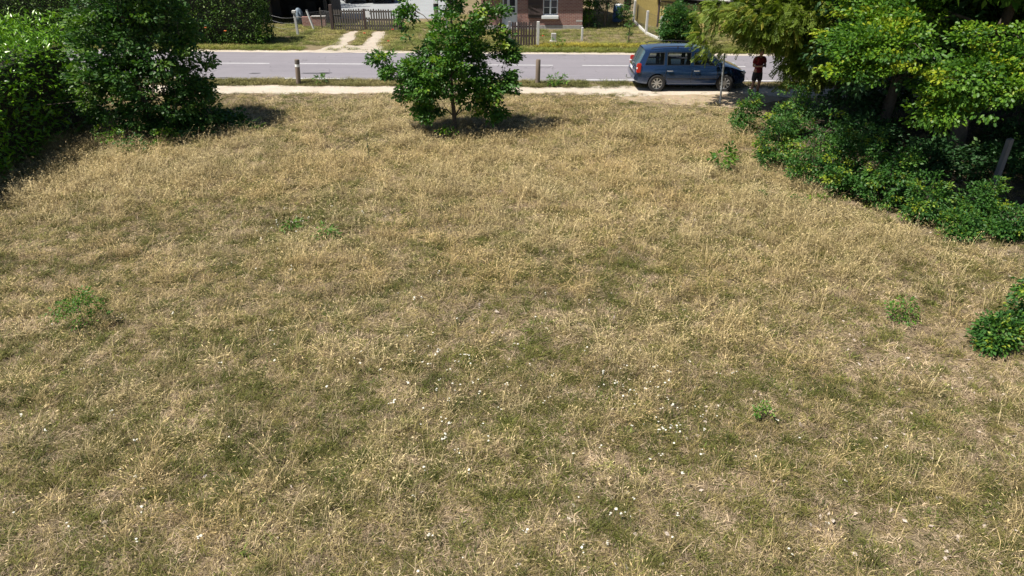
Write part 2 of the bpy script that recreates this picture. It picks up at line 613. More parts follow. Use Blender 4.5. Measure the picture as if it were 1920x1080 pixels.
path = strip("footpath", lambda x: 26.82 - 0.003 * x - 0.55 * max(0, min(1, (x - 1) / 4)), lambda x: near_y(x) - 1.05 + 0.25 * max(0, min(1, (x - 1) / 3)), 0.005, M["sand"], -60, 60, 0.15, 0.22, 0.16, 3)
props(path, "pale sandy gravel footpath running alongside the road", "footpath", kind="structure")
shoulder = strip("road_shoulder", lambda x: far_y(x) - 0.12, lambda x: far_y(x) + 0.55, 0.0045, M["sand"], -140, 140, 0.15, 0.02, 0.22, 4)
props(shoulder, "pale sandy edge along the far side of the road", "shoulder", kind="structure")


def patch(name, pts, z, mat, label, jit=0.1, sub=6, seed=0):
    P = []
    n = len(pts)
    for i in range(n):
        for k in range(sub):
            P.append([lerp(pts[i][j], pts[(i + 1) % n][j], k / sub) for j in (0, 1)])
    P = np.array(P)
    P += (np.random.default_rng(seed).random(P.shape) - 0.5) * 2 * jit
    bm = bmesh.new()
    f = bm.faces.new([bm.verts.new((p[0], p[1], z)) for p in P])
    bmesh.ops.triangulate(bm, faces=[f])
    return props(obj(name, bm, mat), label, "ground", kind="structure")


def gpt(*l): return [G(*p)[:2] for p in l]


patch("driveway", gpt((575, 97.5), (610, 91), (650, 85), (712, 82), (722, 90), (765, 97.5)), 0.0075, M["track"], "pale gravel mouth of the driveway at the road", 0.05)
patch("driveway_track", gpt((600, 96), (628, 78), (652, 61), (670, 58), (668, 68), (650, 84), (640, 98)), 0.0095, M["track"], "left wheel track of the driveway to the wooden gate", 0.16, 5, 1)
patch("driveway_track", gpt((645, 98), (680, 84), (702, 60), (722, 60), (716, 74), (700, 98)), 0.0115, M["track"], "right wheel track of the driveway to the wooden gate", 0.16, 5, 2)
patch("gravel_yard", [(-14, 45.5), (-4.4, 45.2), (-4.0, 60), (-16.0, 60)], 0.006, M["greygravel"], "grey gravel parking yard behind the wooden gate", 0.15, 8, 3)
patch("bare_soil", gpt((1120, 181), (1300, 178), (1430, 176), (1470, 186), (1400, 204), (1290, 199), (1180, 190)), 0.0098, M["tansoil"], "bare trodden sandy ground beside the parked car", 0.15, 6, 4)


# ------------------------------------------------------------------ grass (geometry-node instances of small tufts)
def tuft_mesh(name, seed, n, rad, h0, h1, lean, width, bend=0.5, flat=0.0, head=0.0, broad=False):
    """n curved blades standing in a circle of radius rad; head = share of blades with a seed head"""
    r = np.random.default_rng(seed)
    V, T, L = [], [], []
    for _ in range(n):
        a, d = r.random() * 2 * math.pi, rad * math.sqrt(r.random())
        bx, by = d * math.cos(a), d * math.sin(a)
        h = h0 + (h1 - h0) * r.random()
        az = r.random() * 2 * math.pi
        ln = lean * (0.3 + r.random())
        dx, dy = math.cos(az), math.sin(az)
        w = width * (0.7 + 0.6 * r.random())
        sx, sy = -dy * w / 2, dx * w / 2
        if flat and r.random() < flat:
            pts = [(0, 0, 0.012 + 0.02 * r.random()), (dx * h * .5, dy * h * .5, 0.02 + 0.03 * r.random()), (dx * h, dy * h, 0.008 + 0.03 * r.random())]
        else:
            pts = [(0, 0, 0), (dx * ln * h * .3, dy * ln * h * .3, h * .55), (dx * ln * h * (.6 + bend), dy * ln * h * (.6 + bend), h * (1 - .25 * bend * r.random()))]
        i = len(V)
        ws = (0.6, 1.0, 0.12) if not broad else (0.3, 1.0, 0.1)
        for (px, py, pz), k in zip(pts, ws):
            V.append((bx + px + sx * k, by + py + sy * k, pz))
            V.append((bx + px - sx * k, by + py - sy * k, pz))
        T += [(i, i + 1, i + 3), (i, i + 3, i + 2), (i + 2, i + 3, i + 5), (i + 2, i + 5, i + 4)]
        lv = r.random()
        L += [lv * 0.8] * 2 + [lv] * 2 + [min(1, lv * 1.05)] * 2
        if head and r.random() < head:
            i = len(V)
            tx, ty, tz = bx + pts[2][0], by + pts[2][1], pts[2][2]
            hl, hw = 0.035 + 0.04 * r.random(), 0.003 + 0.0025 * r.random()
            ex, ey, ez = tx + dx * hl * (0.5 + ln), ty + dy * hl * (0.5 + ln), tz + hl * 0.35
            mx, my, mz = (tx + ex) / 2, (ty + ey) / 2, (tz + ez) / 2 + 0.008
            V += [(tx, ty, tz), (mx - dy * hw, my + dx * hw, mz), (mx + dy * hw, my - dx * hw, mz), (ex, ey, ez)]
            T += [(i, i + 1, i + 2), (i + 1, i + 3, i + 2)]
            L += [0.7 + 0.3 * lv] * 4
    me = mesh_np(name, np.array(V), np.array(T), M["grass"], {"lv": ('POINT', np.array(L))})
    return me


TCOL = bpy.data.collections.new("grass_tufts")
KIND = {}


def add_kind(kind, count, **kw):
    KIND[kind] = []
    for c in range(count):
        i = len(TCOL.objects)
        me = tuft_mesh("grass_tuft", 100 + i, **kw)
        o = bpy.data.objects.new("tuft_%03d" % i, me)
        TCOL.objects.link(o)
        KIND[kind].append(i)


add_kind("litter", 5, n=46, rad=.15, h0=.04, h1=.15, lean=.9, width=.0062, flat=.82)
add_kind("short", 5, n=38, rad=.11, h0=.04, h1=.13, lean=.9, width=.0050, flat=.25)
add_kind("green", 5, n=32, rad=.10, h0=.06, h1=.17, lean=.9, width=.0060)
add_kind("herb", 4, n=26, rad=.09, h0=.03, h1=.11, lean=1.3, width=.013, broad=True)
add_kind("tall", 6, n=26, rad=.14, h0=.18, h1=.50, lean=.6, width=.0038, bend=.7, head=.75)
add_kind("stalk", 4, n=3, rad=.10, h0=.35, h1=.75, lean=.55, width=.0042, bend=.8, head=1.0)


def instancer(name, P, kinds, tints, scales, label, cat, tilt=0.12, rng=None, wind=True):
    rng = rng or RNG
    n = len(P)
    me = bpy.data.meshes.new(name)
    me.vertices.add(n)
    me.vertices.foreach_set("co", np.ascontiguousarray(P, dtype=np.float32).ravel())
    a = me.attributes.new("idx", 'INT', 'POINT')
    a.data.foreach_set("value", np.ascontiguousarray(kinds, dtype=np.int32))
    a = me.attributes.new("scl", 'FLOAT_VECTOR', 'POINT')
    a.data.foreach_set("vector", np.ascontiguousarray(scales, dtype=np.float32).ravel())
    a = me.attributes.new("rot", 'FLOAT_VECTOR', 'POINT')
    R = np.stack([(rng.random(n) - .5) * 2 * tilt, (rng.random(n) - .5) * 2 * tilt, rng.random(n) * 2 * math.pi], 1)
    a.data.foreach_set("vector", np.ascontiguousarray(R, dtype=np.float32).ravel())
    a = me.attributes.new("tint", 'FLOAT_COLOR', 'POINT')
    a.data.foreach_set("color", np.ascontiguousarray(np.hstack([np.clip(tints, 0.005, 1), np.ones((n, 1))]), dtype=np.float32).ravel())
    o = bpy.data.objects.new(name, me)
    COL.objects.link(o)
    ng = bpy.data.node_groups.new(name + "_scatter", 'GeometryNodeTree')
    ng.interface.new_socket("Geometry", in_out='INPUT', socket_type='NodeSocketGeometry')
    ng.interface.new_socket("Geometry", in_out='OUTPUT', socket_type='NodeSocketGeometry')
    gi, go = ng.nodes.new("NodeGroupInput"), ng.nodes.new("NodeGroupOutput")
    ip = ng.nodes.new("GeometryNodeInstanceOnPoints")
    ci = ng.nodes.new("GeometryNodeCollectionInfo")
    ci.inputs["Collection"].default_value = TCOL
    ci.inputs["Separate Children"].default_value = True
    ci.inputs["Reset Children"].default_value = True

    def attr(nm, ty):
        q = ng.nodes.new("GeometryNodeInputNamedAttribute")
        q.data_type = ty
        q.inputs["Name"].default_value = nm
        return [s for s in q.outputs if s.enabled and s.name == "Attribute"][0]

    L = ng.links
    L.new(gi.outputs[0], ip.inputs["Points"])
    L.new(ci.outputs[0], ip.inputs["Instance"])
    ip.inputs["Pick Instance"].default_value = True
    L.new(attr("idx", 'INT'), ip.inputs["Instance Index"])
    er = ng.nodes.new("FunctionNodeEulerToRotation")
    L.new(attr("rot", 'FLOAT_VECTOR'), er.inputs[0])
    L.new(er.outputs[0], ip.inputs["Rotation"])
    L.new(attr("scl", 'FLOAT_VECTOR'), ip.inputs["Scale"])
    L.new(ip.outputs[0], go.inputs[0])
    md = o.modifiers.new("scatter", 'NODES')
    md.node_group = ng
    props(o, label, cat, kind="stuff")
    return o


def blobs(x, y, lst):
    v = np.zeros_like(x)
    for (px, py, sx, sy, a) in lst:
        cx, cy, _ = G(px, py)
        v = v + a * np.exp(-(((x - cx) / sx) ** 2 + ((y - cy) / sy) ** 2))
    return v


STRAW = [(300, 320, 3.2, 2.6, 1.0), (120, 380, 2.2, 2.0, .8), (950, 320, 4.2, 3.0, 1.0), (1150, 420, 2.2, 2.0, .5), (560, 480, 1.6, 1.0, .7), (1250, 240, 3, 2.5, .6),
         (1640, 450, 1.6, 1.2, .9), (1420, 500, 2.0, 1.4, .6), (650, 700, .9, .9, .6), (60, 900, .8, .8, .7), (600, 950, .8, .7, .5), (700, 230, 3, 2.5, .45), (1200, 690, .8, .5, .7), (1450, 380, 2, 2, .7)]
GREEN = [(560, 380, 2.2, 1.6, .9), (570, 430, 1.2, .7, .6), (470, 340, 2.0, 1.4, .5), (1000, 500, 2.5, .9, .8), (840, 690, .9, .7, 1.0), (450, 760, 1.2, .7, .7), (150, 820, 1.4, .8, .6), (500, 850, 1.2, .6, .6),
         (940, 780, .5, .3, .9), (1240, 800, .6, .5, .6), (1560, 740, 1.0, .6, .7), (250, 620, 1.5, .9, .7), (680, 850, .8, .6, .8), (1000, 920, .9, .5, .5), (780, 930, .8, .5, .6), (380, 640, 1.2, .8, .5), (1750, 950, 1, .6, .4)]
BARE = [(30, 790, .45, .35, 1.3), (1320, 910, .7, .45, 1.0), (1130, 860, .6, .4, .8), (1750, 720, 1.8, 1.0, .6), (980, 600, 2.0, .8, .45), (740, 600, 1.2, .7, .45), (1500, 980, 1.2, .6, .5), (1690, 640, 1.6, .8, .6), (360, 770, .5, .3, .7), (1650, 1000, 1.0, .5, .6), (1820, 640, 1.2, .8, .6)]


def in_view(x, y, m=4.5):
    zc = y * math.cos(PITCH) + CAM_H * math.sin(PITCH)
    return (np.abs(x) < 0.75 * zc + m) & (y > 3.4)


def meadow():
    P, K, TI, S = [], [], [], []
    def cells(dens, y0, y1):
        n = int(dens * 54 * (y1 - y0))
        x = (RNG.random(n) - .5) * 54
        y = y0 + RNG.random(n) * (y1 - y0)
        k = in_view(x, y)
        return x[k], y[k]
    for y0, y1, dens, big in ((3.4, 9, 250, .92), (9, 14, 180, 1.05), (14, 20, 120, 1.25), (20, 26.9, 90, 1.4)):
        x, y = cells(dens, y0, y1)
        n = len(x)
        nz = lambda s, f, o=3: fbm(x * f, y * f, s, o)
        straw = .62 * blobs(x, y, STRAW) + (nz(11, .6) - .5) * .9 + (nz(12, 2.2) - .5) * 1.7 + (nz(13, 5.5) - .5) * 1.2 + np.clip((y - 7) / 18, 0, 1) * .12 + .08
        green = .30 * blobs(x, y, GREEN) + (nz(21, .8) - .5) * .5 + (nz(22, 3.2) - .5) * 1.9 + (nz(23, 7.0) - .5) * 1.6 + .24 - np.clip((y - 14) / 10, 0, 1) * .04
        bare = 1.25 * blobs(x, y, BARE) + (nz(31, 1.2) - .45) * 1.4 + (nz(32, 3.8) - .5) * 1.5 + np.clip((x - 3) / 6, 0, 1) * np.clip((13 - y) / 6, 0, 1) * .35
        # trodden strip by the path and below the right-hand trees
        trod = np.clip((y - 24.6) / 1.6, 0, 1)
        side = np.clip((x - 3.0) / 3.0, 0, 1) * np.clip((y - 23.2) / 1.6, 0, 1)
        keep = 1.0 - np.clip(.62 * np.clip(bare - .15, 0, 1) + .55 * trod * (.4 + nz(41, .8)) + .55 * side, 0, .97)
        wood_ = np.clip((x - (7.6 + np.clip(15.5 - y, 0, 8) * .9)) / 1.0, 0, 1) * (y > 12.5)
        keep *= 1 - .8 * wood_
        ok = RNG.random(n) < keep
        x, y, straw, green, bare, trod, side, wood_ = (q[ok] for q in (x, y, straw, green, bare, trod, side, wood_))
        n = len(x)
        u = RNG.random(n)
        pt = np.clip(.05 + .36 * np.clip(straw, 0, 1.3), .02, .5) * (1 - .85 * trod) * (1 - .8 * side) * (1 - wood_) * (.30 + .70 * np.clip((y - 7) / 11, 0, 1))
        pg = np.clip(.14 + .55 * np.clip(green, 0, 1.2), .03, .75) * (1 - .5 * side)
        ph = .10 + .12 * np.clip(green, 0, 1)
        pl = .30 + .4 * np.clip(bare, 0, 1)
        ps = np.full(n, .45)
        W = np.stack([pl, ps, pg, ph * .6, pt * .9, pt * .10], 1)
        W /= W.sum(1, keepdims=True)
        kk = (u[:, None] > np.cumsum(W, 1)).sum(1).clip(0, 5)
        names = ["litter", "short", "green", "herb", "tall", "stalk"]
        idx = np.zeros(n, int)
        tint = np.zeros((n, 3))
        r = RNG.random((n, 1))
        r2 = RNG.random((n, 1))
        dry = np.clip(straw - .6 * green + .25, 0, 1)[:, None]
        cols = {"litter": ((.28, .21, .135), (.52, .415, .29)), "short": ((.215, .185, .07), (.45, .36, .185)), "green": ((.085, .112, .02), (.27, .245, .072)),
                "herb": ((.085, .125, .025), (.20, .205, .055)), "tall": ((.36, .285, .13), (.60, .50, .29)), "stalk": ((.42, .34, .155), (.67, .58, .36))}
        for q, nm in enumerate(names):
            s = kk == q
            ids = np.array(KIND[nm])
            idx[s] = ids[RNG.integers(0, len(ids), s.sum())]
            a, b = (np.array(c) for c in cols[nm])
            t = r[s] if nm != "short" else np.clip(.35 * r[s] + .75 * dry[s], 0, 1)
            if nm == "green": t = np.clip(.6 * r[s] + .5 * dry[s], 0, 1)
            tint[s] = a + (b - a) * t
        tint *= (.66 + .60 * r2) * (.90 + .20 * np.clip(1.6 * fbm(x * 1.6, y * 1.6, 91, 4) - .3, 0, 1))[:, None]
        # orange-brown drift in parts of the dry grass
        warm = np.clip(fbm(x * .5, y * .5, 77, 3) * 2 - .8, 0, 1)[:, None] * (kk >= 4)[:, None]
        tint = tint * (1 - .25 * warm * np.array([[0, .35, .8]]))
        hs = (.45 + .65 * RNG.random(n) ** 1.6) * (.70 + .45 * np.clip(straw, 0, 1)) * (1 - .45 * trod) * (1 - .45 * side)
        tint = tint * (1 + .22 * np.clip(bare - .35, 0, 1))[:, None]
        hs = np.where(kk == 2, hs * (.8 + .5 * np.clip(green, 0, 1)), hs)
        ws = (.85 + .4 * RNG.random(n)) * big
        P.append(np.stack([x, y, hz(x, y)], 1)); K.append(idx); TI.append(tint); S.append(np.stack([ws, ws, hs], 1))
    P, K, TI, S = (np.concatenate(q) for q in (P, K, TI, S))
    o = instancer("meadow_grass", P, K, TI, S, "dry straw and olive grass covering the whole meadow", "grass")
    print("meadow tufts", len(P))


meadow()


def verge(name, fn, n, x0, x1, y0, y1, tint_a, tint_b, kinds, hsc, label, wsc=1.6):
    x = x0 + RNG.random(n) * (x1 - x0)
    y = y0 + RNG.random(n) * (y1 - y0)
    k = fn(x, y) > RNG.random(n)
    x, y = x[k], y[k]
    n = len(x)
    ids = np.concatenate([KIND[q] for q in kinds])
    idx = ids[RNG.integers(0, len(ids), n)]
    nz = np.clip(fbm(x * .7, y * .7, 55, 3)[:, None] * 1.6 - .3 + .4 * (RNG.random((n, 1)) - .5), 0, 1)
    t = np.array(tint_a) + (np.array(tint_b) - np.array(tint_a)) * nz
    t *= .75 + .5 * RNG.random((n, 1))
    hs = hsc * (.6 + .7 * RNG.random(n))
    ws = wsc * (.8 + .5 * RNG.random(n))
    instancer(name, np.stack([x, y, np.full(n, 0.004)], 1), idx, t, np.stack([ws, ws, hs], 1), label, "grass")


verge("verge_grass", lambda x, y: (np.abs(y - (28.40 - .022 * x)) < .50 + .25 * (fbm(x * .9, y * .9, 3) - .5)) * np.where(x > 3, .35, .95), 9000, -24, 24, 27.3, 29.6, (.12, .13, .035), (.30, .26, .11), ("short", "green", "short"), .8, "short grass strip between footpath and near road edge")


def far_mask(x, y):
    f = 34.98 - .036 * x
    v = ((y > f) & (y < 47)).astype(float)
    # wheel tracks of the driveway stay bare
    for (ax, ay, bx, by, w) in ((640, 92, 662, 60, .40), (690, 88, 712, 60, .45)):
        A, B = np.array(G(ax, ay)[:2]), np.array(G(bx, by)[:2])
        d = B - A
        t = np.clip(((x - A[0]) * d[0] + (y - A[1]) * d[1]) / (d @ d), 0, 1)
        v *= np.hypot(x - A[0] - t * d[0], y - A[1] - t * d[1]) > w * (.7 + .6 * fbm(x * 1.5, y * 1.5, 8))
    v *= ~((np.abs(x + 8.9) < 2.4 - (y - f) * .35) & (y < f + 1.3))
    v *= np.where(y > 37.3 + (x < 1) * 5, .5, 1.0)
    v *= np.where((x < -4) & (x > -13) & (y > 44), 0, 1)
    v *= ~((x > -1.8) & (x < 4.2) & (y > 41.2))
    return v * .95


verge("far_verge_grass", far_mask, 26000, -28, 28, 34.5, 47, (.15, .19, .04), (.36, .32, .12), ("short", "green", "short"), .7, "grass verge and garden grass across the road", 1.7)
verge("roadside_green_grass", lambda x, y: (np.abs(y - (35.35 - .036 * x)) < .45) * np.where((x < -10.5) | (x > 0), .9, .12), 9000, -28, 28, 34.3, 37, (.12, .19, .03), (.24, .26, .05), ("green", "short"), .8, "fresh green grass at the far road edge", 1.6)
verge("yellow_flower_border", lambda x, y: (np.abs(y - (36.35 - .02 * x)) < .36) * (x > 1.2) * (x < 8.2) * .8, 3600, 1, 8.5, 35, 38, (.19, .24, .04), (.52, .42, .06), ("herb", "green", "herb"), 1.15, "band of yellow flowering grass before the brick house garden", 1.5)


# white yarrow heads and dry pale leaves lying in the grass
def yarrow():
    r = np.random.default_rng(3)
    spots = []
    for (px, py, n, sx, sy) in ((840, 695, 46, 80, 38), (1190, 715, 40, 75, 32), (1265, 775, 18, 50, 35), (560, 420, 14, 50, 14), (800, 790, 10, 60, 40), (480, 470, 8, 70, 40), (1100, 860, 14, 120, 60), (380, 930, 14, 260, 90), (1000, 1000, 12, 180, 50), (1560, 800, 7, 160, 90), (700, 520, 14, 300, 60), (300, 620, 8, 150, 60), (1400, 1000, 5, 150, 50)):
        for _ in range(n):
            spots.append((px + r.normal() * sx, py + r.normal() * sy))
    V, T = [], []
    SV, ST = [], []
    for (px, py) in spots:
        if py < 330: continue
        h = .12 + .22 * r.random()
        x, y, _ = G(px, py, h * .8)
        z0 = gz(x, y)
        for _ in range(r.integers(1, 4)):
            cx, cy, cz = x + r.normal() * .02, y + r.normal() * .02, z0 + h + r.normal() * .02
            R = .007 + .010 * r.random()
            tx, ty = r.normal() * .25, r.normal() * .25
            i = len(V)
            V.append((cx, cy, cz + .006))
            m = 8
            for k in range(m):
                a = 2 * math.pi * k / m
                q = R * (.75 + .5 * r.random())
                V.append((cx + q * math.cos(a), cy + q * math.sin(a), cz + q * (tx * math.cos(a) + ty * math.sin(a))))
            T += [(i, i + 1 + k, i + 1 + (k + 1) % m) for k in range(m)]
            j = len(SV)
            SV += [(cx - .002, cy, cz), (cx + .002, cy, cz), (x + .002, y, z0), (x - .002, y, z0)]
            ST += [(j, j + 1, j + 2), (j, j + 2, j + 3)]
    n = len(V)
    V += SV
    T = np.array(T + [tuple(q + n for q in t) for t in ST])
    me = mesh_np("yarrow_flowers", np.array(V), T)
    me.materials.append(M["petal"]); me.materials.append(M["stem"])
    mi = np.zeros(len(T), np.int32); mi[len(T) - len(ST):] = 1
    me.polygons.foreach_set("material_index", mi)
    props(obj("yarrow_flowers", me), "small white yarrow heads scattered through the meadow grass", "flowers", kind="stuff")
    # dry leaves
    n = 1500
    x = (RNG.random(n) - .3) * 18
    y = 4.5 + RNG.random(n) ** 1.3 * 15
    k = in_view(x, y) & (RNG.random(n) < np.clip((x + 3) / 8, .12, 1))
    x, y = x[k], y[k]
    n = len(x)
    a = RNG.random(n) * 6.28
    L = .02 + .03 * RNG.random(n)
    c, s = np.cos(a), np.sin(a)
    z = hz(x, y) + .025 + .02 * RNG.random(n)
    tl = (RNG.random(n) - .5) * .04
    b = np.stack([x, y, z], 1)
    d = np.stack([c * L, s * L, tl], 1)
    e = np.stack([-s * L * .5, c * L * .5, np.abs(tl)], 1)
    V = np.stack([b - d, b + e, b + d, b - e], 1).reshape(-1, 3)
    T = np.arange(n * 4).reshape(n, 4)
    M["dryleaf"] = mottled("dry_fallen_leaf", (.36, .28, .22), (.60, .52, .45), 3.0, .8, 0, use_obj=False)
    props(obj("fallen_leaves", mesh_np("fallen_leaves", V, T, M["dryleaf"])), "pale dry fallen leaves lying between the grass tufts", "leaves", kind="stuff")


yarrow()


# ------------------------------------------------------------------ foliage
def leaf_template(kind):
    if kind == "oak":       # lobed outline, folded along the midrib
        half = [(.20, .17), (.42, .30), (.55, .17), (.76, .30)]
        V = [(0, 0, 0), (.55, 0, -.01), (1.0, 0, -.10)]
        T = []
        for s in (1, -1):
            b = len(V)
            V += [(x, s * w, abs(w) * .28 - .1 * x * x) for x, w in half]
            q = [(0, b, b + 1), (0, b + 1, 1), (1, b + 1, b + 2), (1, b + 2, b + 3), (1, b + 3, 2)]
            T += q if s < 0 else [(a, d, c) for a, c, d in q]
        return np.array(V), np.array(T)
    if kind == "simple":
        V = [(0, 0, 0), (.45, .28, .07), (.45, -.28, .07), (1, 0, -.12), (.5, 0, 0)]
        T = [(0, 4, 1), (1, 4, 3), (0, 2, 4), (2, 3, 4)]
        return np.array(V), np.array(T)
    if kind == "quad":
        V = [(0, 0, 0), (.5, .34, .08), (1, 0, -.05), (.5, -.34, .08)]
        return np.array(V), np.array([(0, 2, 1), (0, 3, 2)])
    if kind == "lance":
        V = [(0, 0, 0), (.4, .17, .05), (.4, -.17, .05), (1, 0, -.15), (.45, 0, 0)]
        T = [(0, 4, 1), (1, 4, 3), (0, 2, 4), (2, 3, 4)]
        return np.array(V), np.array(T)
    if kind == "pinnate":   # feather of leaflet pairs on a drooping rachis
        V, T = [], []
        n = 6
        for k in range(n):
            x = .18 + .72 * k / (n - 1)
            z = -.25 * x * x
            for s in (1, -1):
                b = len(V)
                l, w = .25, .075
                V += [(x, 0, z), (x + l * .35 - w, s * l * .5, z + .01), (x + l * .5, s * l, z - .05), (x + l * .35 + w, s * l * .5, z + .01)]
                T += [(b, b + 1, b + 2), (b, b + 2, b + 3)] if s < 0 else [(b, b + 2, b + 1), (b, b + 3, b + 2)]
        b = len(V)
        V += [(.9, 0, -.2), (1.0, .06, -.25), (1.15, 0, -.36), (1.0, -.06, -.25)]
        T += [(b, b + 2, b + 1), (b, b + 3, b + 2)]
        return np.array(V), np.array(T)


TEMPL = {k: leaf_template(k) for k in ("oak", "simple", "quad", "lance", "pinnate")}


def leaves_mesh(name, kind, pos, axis, nrm, size, lv, mat):
    tv, tt = TEMPL[kind]
    ax = axis / (np.linalg.norm(axis, axis=1, keepdims=True) + 1e-9)
    nn = nrm - (nrm * ax).sum(1, keepdims=True) * ax
    nn /= np.linalg.norm(nn, axis=1, keepdims=True) + 1e-9
    sd_ = np.cross(nn, ax)
    V = pos[:, None, :] + size[:, None, None] * (tv[None, :, 0:1] * ax[:, None, :] + tv[None, :, 1:2] * sd_[:, None, :] + tv[None, :, 2:3] * nn[:, None, :])
    n, k = len(pos), len(tv)
    T = (tt[None] + (np.arange(n) * k)[:, None, None]).reshape(-1, 3)
    return mesh_np(name, V.reshape(-1, 3), T, mat, {"lv": ('POINT', np.repeat(np.clip(lv, 0, 1), k))})


def unit(r, n):
    v = r.normal(size=(n, 3))
    return v / np.linalg.norm(v, axis=1, keepdims=True)


def sample_ellipsoids(r, ells, n, shell=2.4, gap=0.40, gscale=1.1, seed=0):
    out = []
    w = np.array([e[3] * e[4] * e[5] for e in ells]) ** .75
    w /= w.sum()
    while sum(len(o) for o in out) < n:
        e = np.array(ells)[r.choice(len(ells), n, p=w)]
        u = unit(r, n) * (r.random((n, 1)) ** (1 / shell))
        p = e[:, :3] + u * e[:, 3:6]
        g = vnoise3(p * gscale + 50, seed)
        ok = (g > gap) & (p[:, 2] > .12)
        out.append(p[ok])
    return np.concatenate(out)[:n]


def skeleton(r, trunk_pts, C):
    """attach every spray centre to the nearest earlier node, prefer short ways back to the trunk"""
    nodes = [np.array(p, float) for p in trunk_pts]
    par = [-1] + list(range(len(trunk_pts) - 1))
    plen = [0.0]
    for i in range(1, len(nodes)):
        plen.append(plen[-1] + np.linalg.norm(nodes[i] - nodes[i - 1]))
    A = np.zeros((len(C) * 4 + len(nodes) + 8, 3))
    Lp = np.zeros(len(A))
    A[:len(nodes)] = nodes
    Lp[:len(nodes)] = plen
    cnt = len(nodes)
    tp = np.array(trunk_pts)
    order = np.argsort(np.min(np.linalg.norm(C[:, None] - tp[None], axis=2), axis=1))
    tips = []
    for ci in order:
        c = C[ci]
        d = np.linalg.norm(A[:cnt] - c, axis=1)
        up = np.clip(A[:cnt, 2] - c[2], 0, None)
        j = int(np.argmin(d + .28 * Lp[:cnt] + .55 * up))
        dist = d[j]
        k = 1 if dist < .35 else (2 if dist < 1.0 else 3)
        prev = j
        for s in range(1, k + 1):
            t = s / k
            p = A[j] + (c - A[j]) * t
            if s < k:
                p = p + r.normal(size=3) * .05 * dist + np.array([0, 0, .10 * dist * math.sin(math.pi * t)])
            A[cnt] = p
            Lp[cnt] = Lp[prev] + np.linalg.norm(p - A[prev])
            par.append(prev)
            prev = cnt
            cnt += 1
        tips.append(prev)
    return A[:cnt], np.array(par), np.array(tips)


def branch_mesh(name, A, par, r_tip, r_base, n_trunk, mat, expo=2.3):
    n = len(A)
    acc = np.zeros(n)
    kids = np.zeros(n, int)
    for i in range(n - 1, 0, -1):
        if kids[i] == 0: acc[i] = max(acc[i], r_tip ** expo)
        acc[par[i]] += acc[i]
        kids[par[i]] += 1
    rad = acc ** (1 / expo)
    rad *= r_base / max(rad[0], 1e-6) if rad[0] > r_base else 1.0
    rad = np.maximum(rad, r_tip * .7)
    for i in range(n_trunk):
        rad[i] = max(rad[i], r_base * (1 - .75 * i / max(1, n_trunk - 1)))
    V, T = [], []
    for i in range(1, n):
        p, q = A[par[i]], A[i]
        d = q - p
        if np.linalg.norm(d) < 1e-4: continue
        ra, rb = min(rad[par[i]], rad[i] * 1.35) if par[i] >= 0 else rad[i], rad[i]
        if i < n_trunk: ra = rad[par[i]]
        m = 8 if rb > .03 else (5 if rb > .012 else 3)
        d_, u, w = frame_of(d)
        u, w = np.array(u), np.array(w)
        b = len(V)
        an = np.arange(m) * 2 * math.pi / m
        ring = np.cos(an)[:, None] * u + np.sin(an)[:, None] * w
        V.extend(p + ring * ra)
        V.extend(q + ring * rb)
        for k in range(m):
            k2 = (k + 1) % m
            T += [(b + k, b + k2, b + m + k2), (b + k, b + m + k2, b + m + k)]
    return mesh_np(name, np.array(V), np.array(T), mat, smooth=True)


def tree(name, base, trunk_pts, ells, n_spray, per, leaf, size, mat, label, cat="tree", group=None, spray=.22, seed=1, r_base=.08, r_tip=.005, shell=2.4, gap=.38,
         flat=.55, droop=0.0, up=.75, gscale=1.1, lvc=.45, lvs=.22, tip=0.0, crown_name="crown", trunk_name="trunk", canopy=None):
    r = np.random.default_rng(seed)
    bx, by = base
    bz = gz(bx, by)
    t = thing(name, (bx, by, bz), label, cat, group)
    C = sample_ellipsoids(r, ells, n_spray, shell, gap, gscale, seed)
    A, par, tips = skeleton(r, trunk_pts, C)
    nt = len(trunk_pts)
    obj(trunk_name, branch_mesh(trunk_name, A, par, r_tip, r_base, nt, M["bark"]), parent=t)
    # sprays of leaves round the branch tips
    cen = A[tips]
    out = cen - np.array(ells)[:, :3].mean(0)
    dirn = cen - A[par[tips]]
    dirn = dirn / (np.linalg.norm(dirn, axis=1, keepdims=True) + 1e-6) + .5 * out / (np.linalg.norm(out, axis=1, keepdims=True) + 1e-6)
    n = n_spray * per
    ci = np.repeat(np.arange(n_spray), per)
    off = unit(r, n) * (r.random((n, 1)) ** .5) * spray
    off[:, 2] *= flat
    pos = cen[ci] + off + dirn[ci] * spray * .35
    pos[:, 2] -= droop * r.random(n) ** 1.5
    pos[:, 2] = np.maximum(pos[:, 2], .03)
    ax = off / spray * 1.1 + dirn[ci] * .6 + unit(r, n) * .55
    ax[:, 2] -= .25 + droop * 1.2
    nr = unit(r, n) * .75 + np.array([0, 0, up])
    sv = r.normal(size=n_spray) * .16
    # young sprays carry lighter leaves, at random over the crown
    if tip:
        sv = sv + (r.random(n_spray) < tip) * (.25 + .35 * r.random(n_spray))
    lv = lvc + sv[ci] + r.normal(size=n) * lvs * .6
    sz = size * (.6 + .65 * r.random(n))
    obj(crown_name, leaves_mesh(crown_name, leaf, pos, ax, nr, sz, lv, mat), parent=t)
    if canopy:
        # crown added, mostly above the picture, to cast shade: larger leaf clumps, same colours
        ce, n, cs = canopy
        p = sample_ellipsoids(r, ce, n, 3.0, .25, .8, seed + 1)
        obj("shading_crown", leaves_mesh("shading_crown", "simple", p, unit(r, n) + np.array([0, 0, -.3]), unit(r, n) * .7 + np.array([0, 0, .7]), cs * (.6 + .6 * r.random(n)), lvc + r.normal(size=n) * .15, mat), parent=t)
    return t


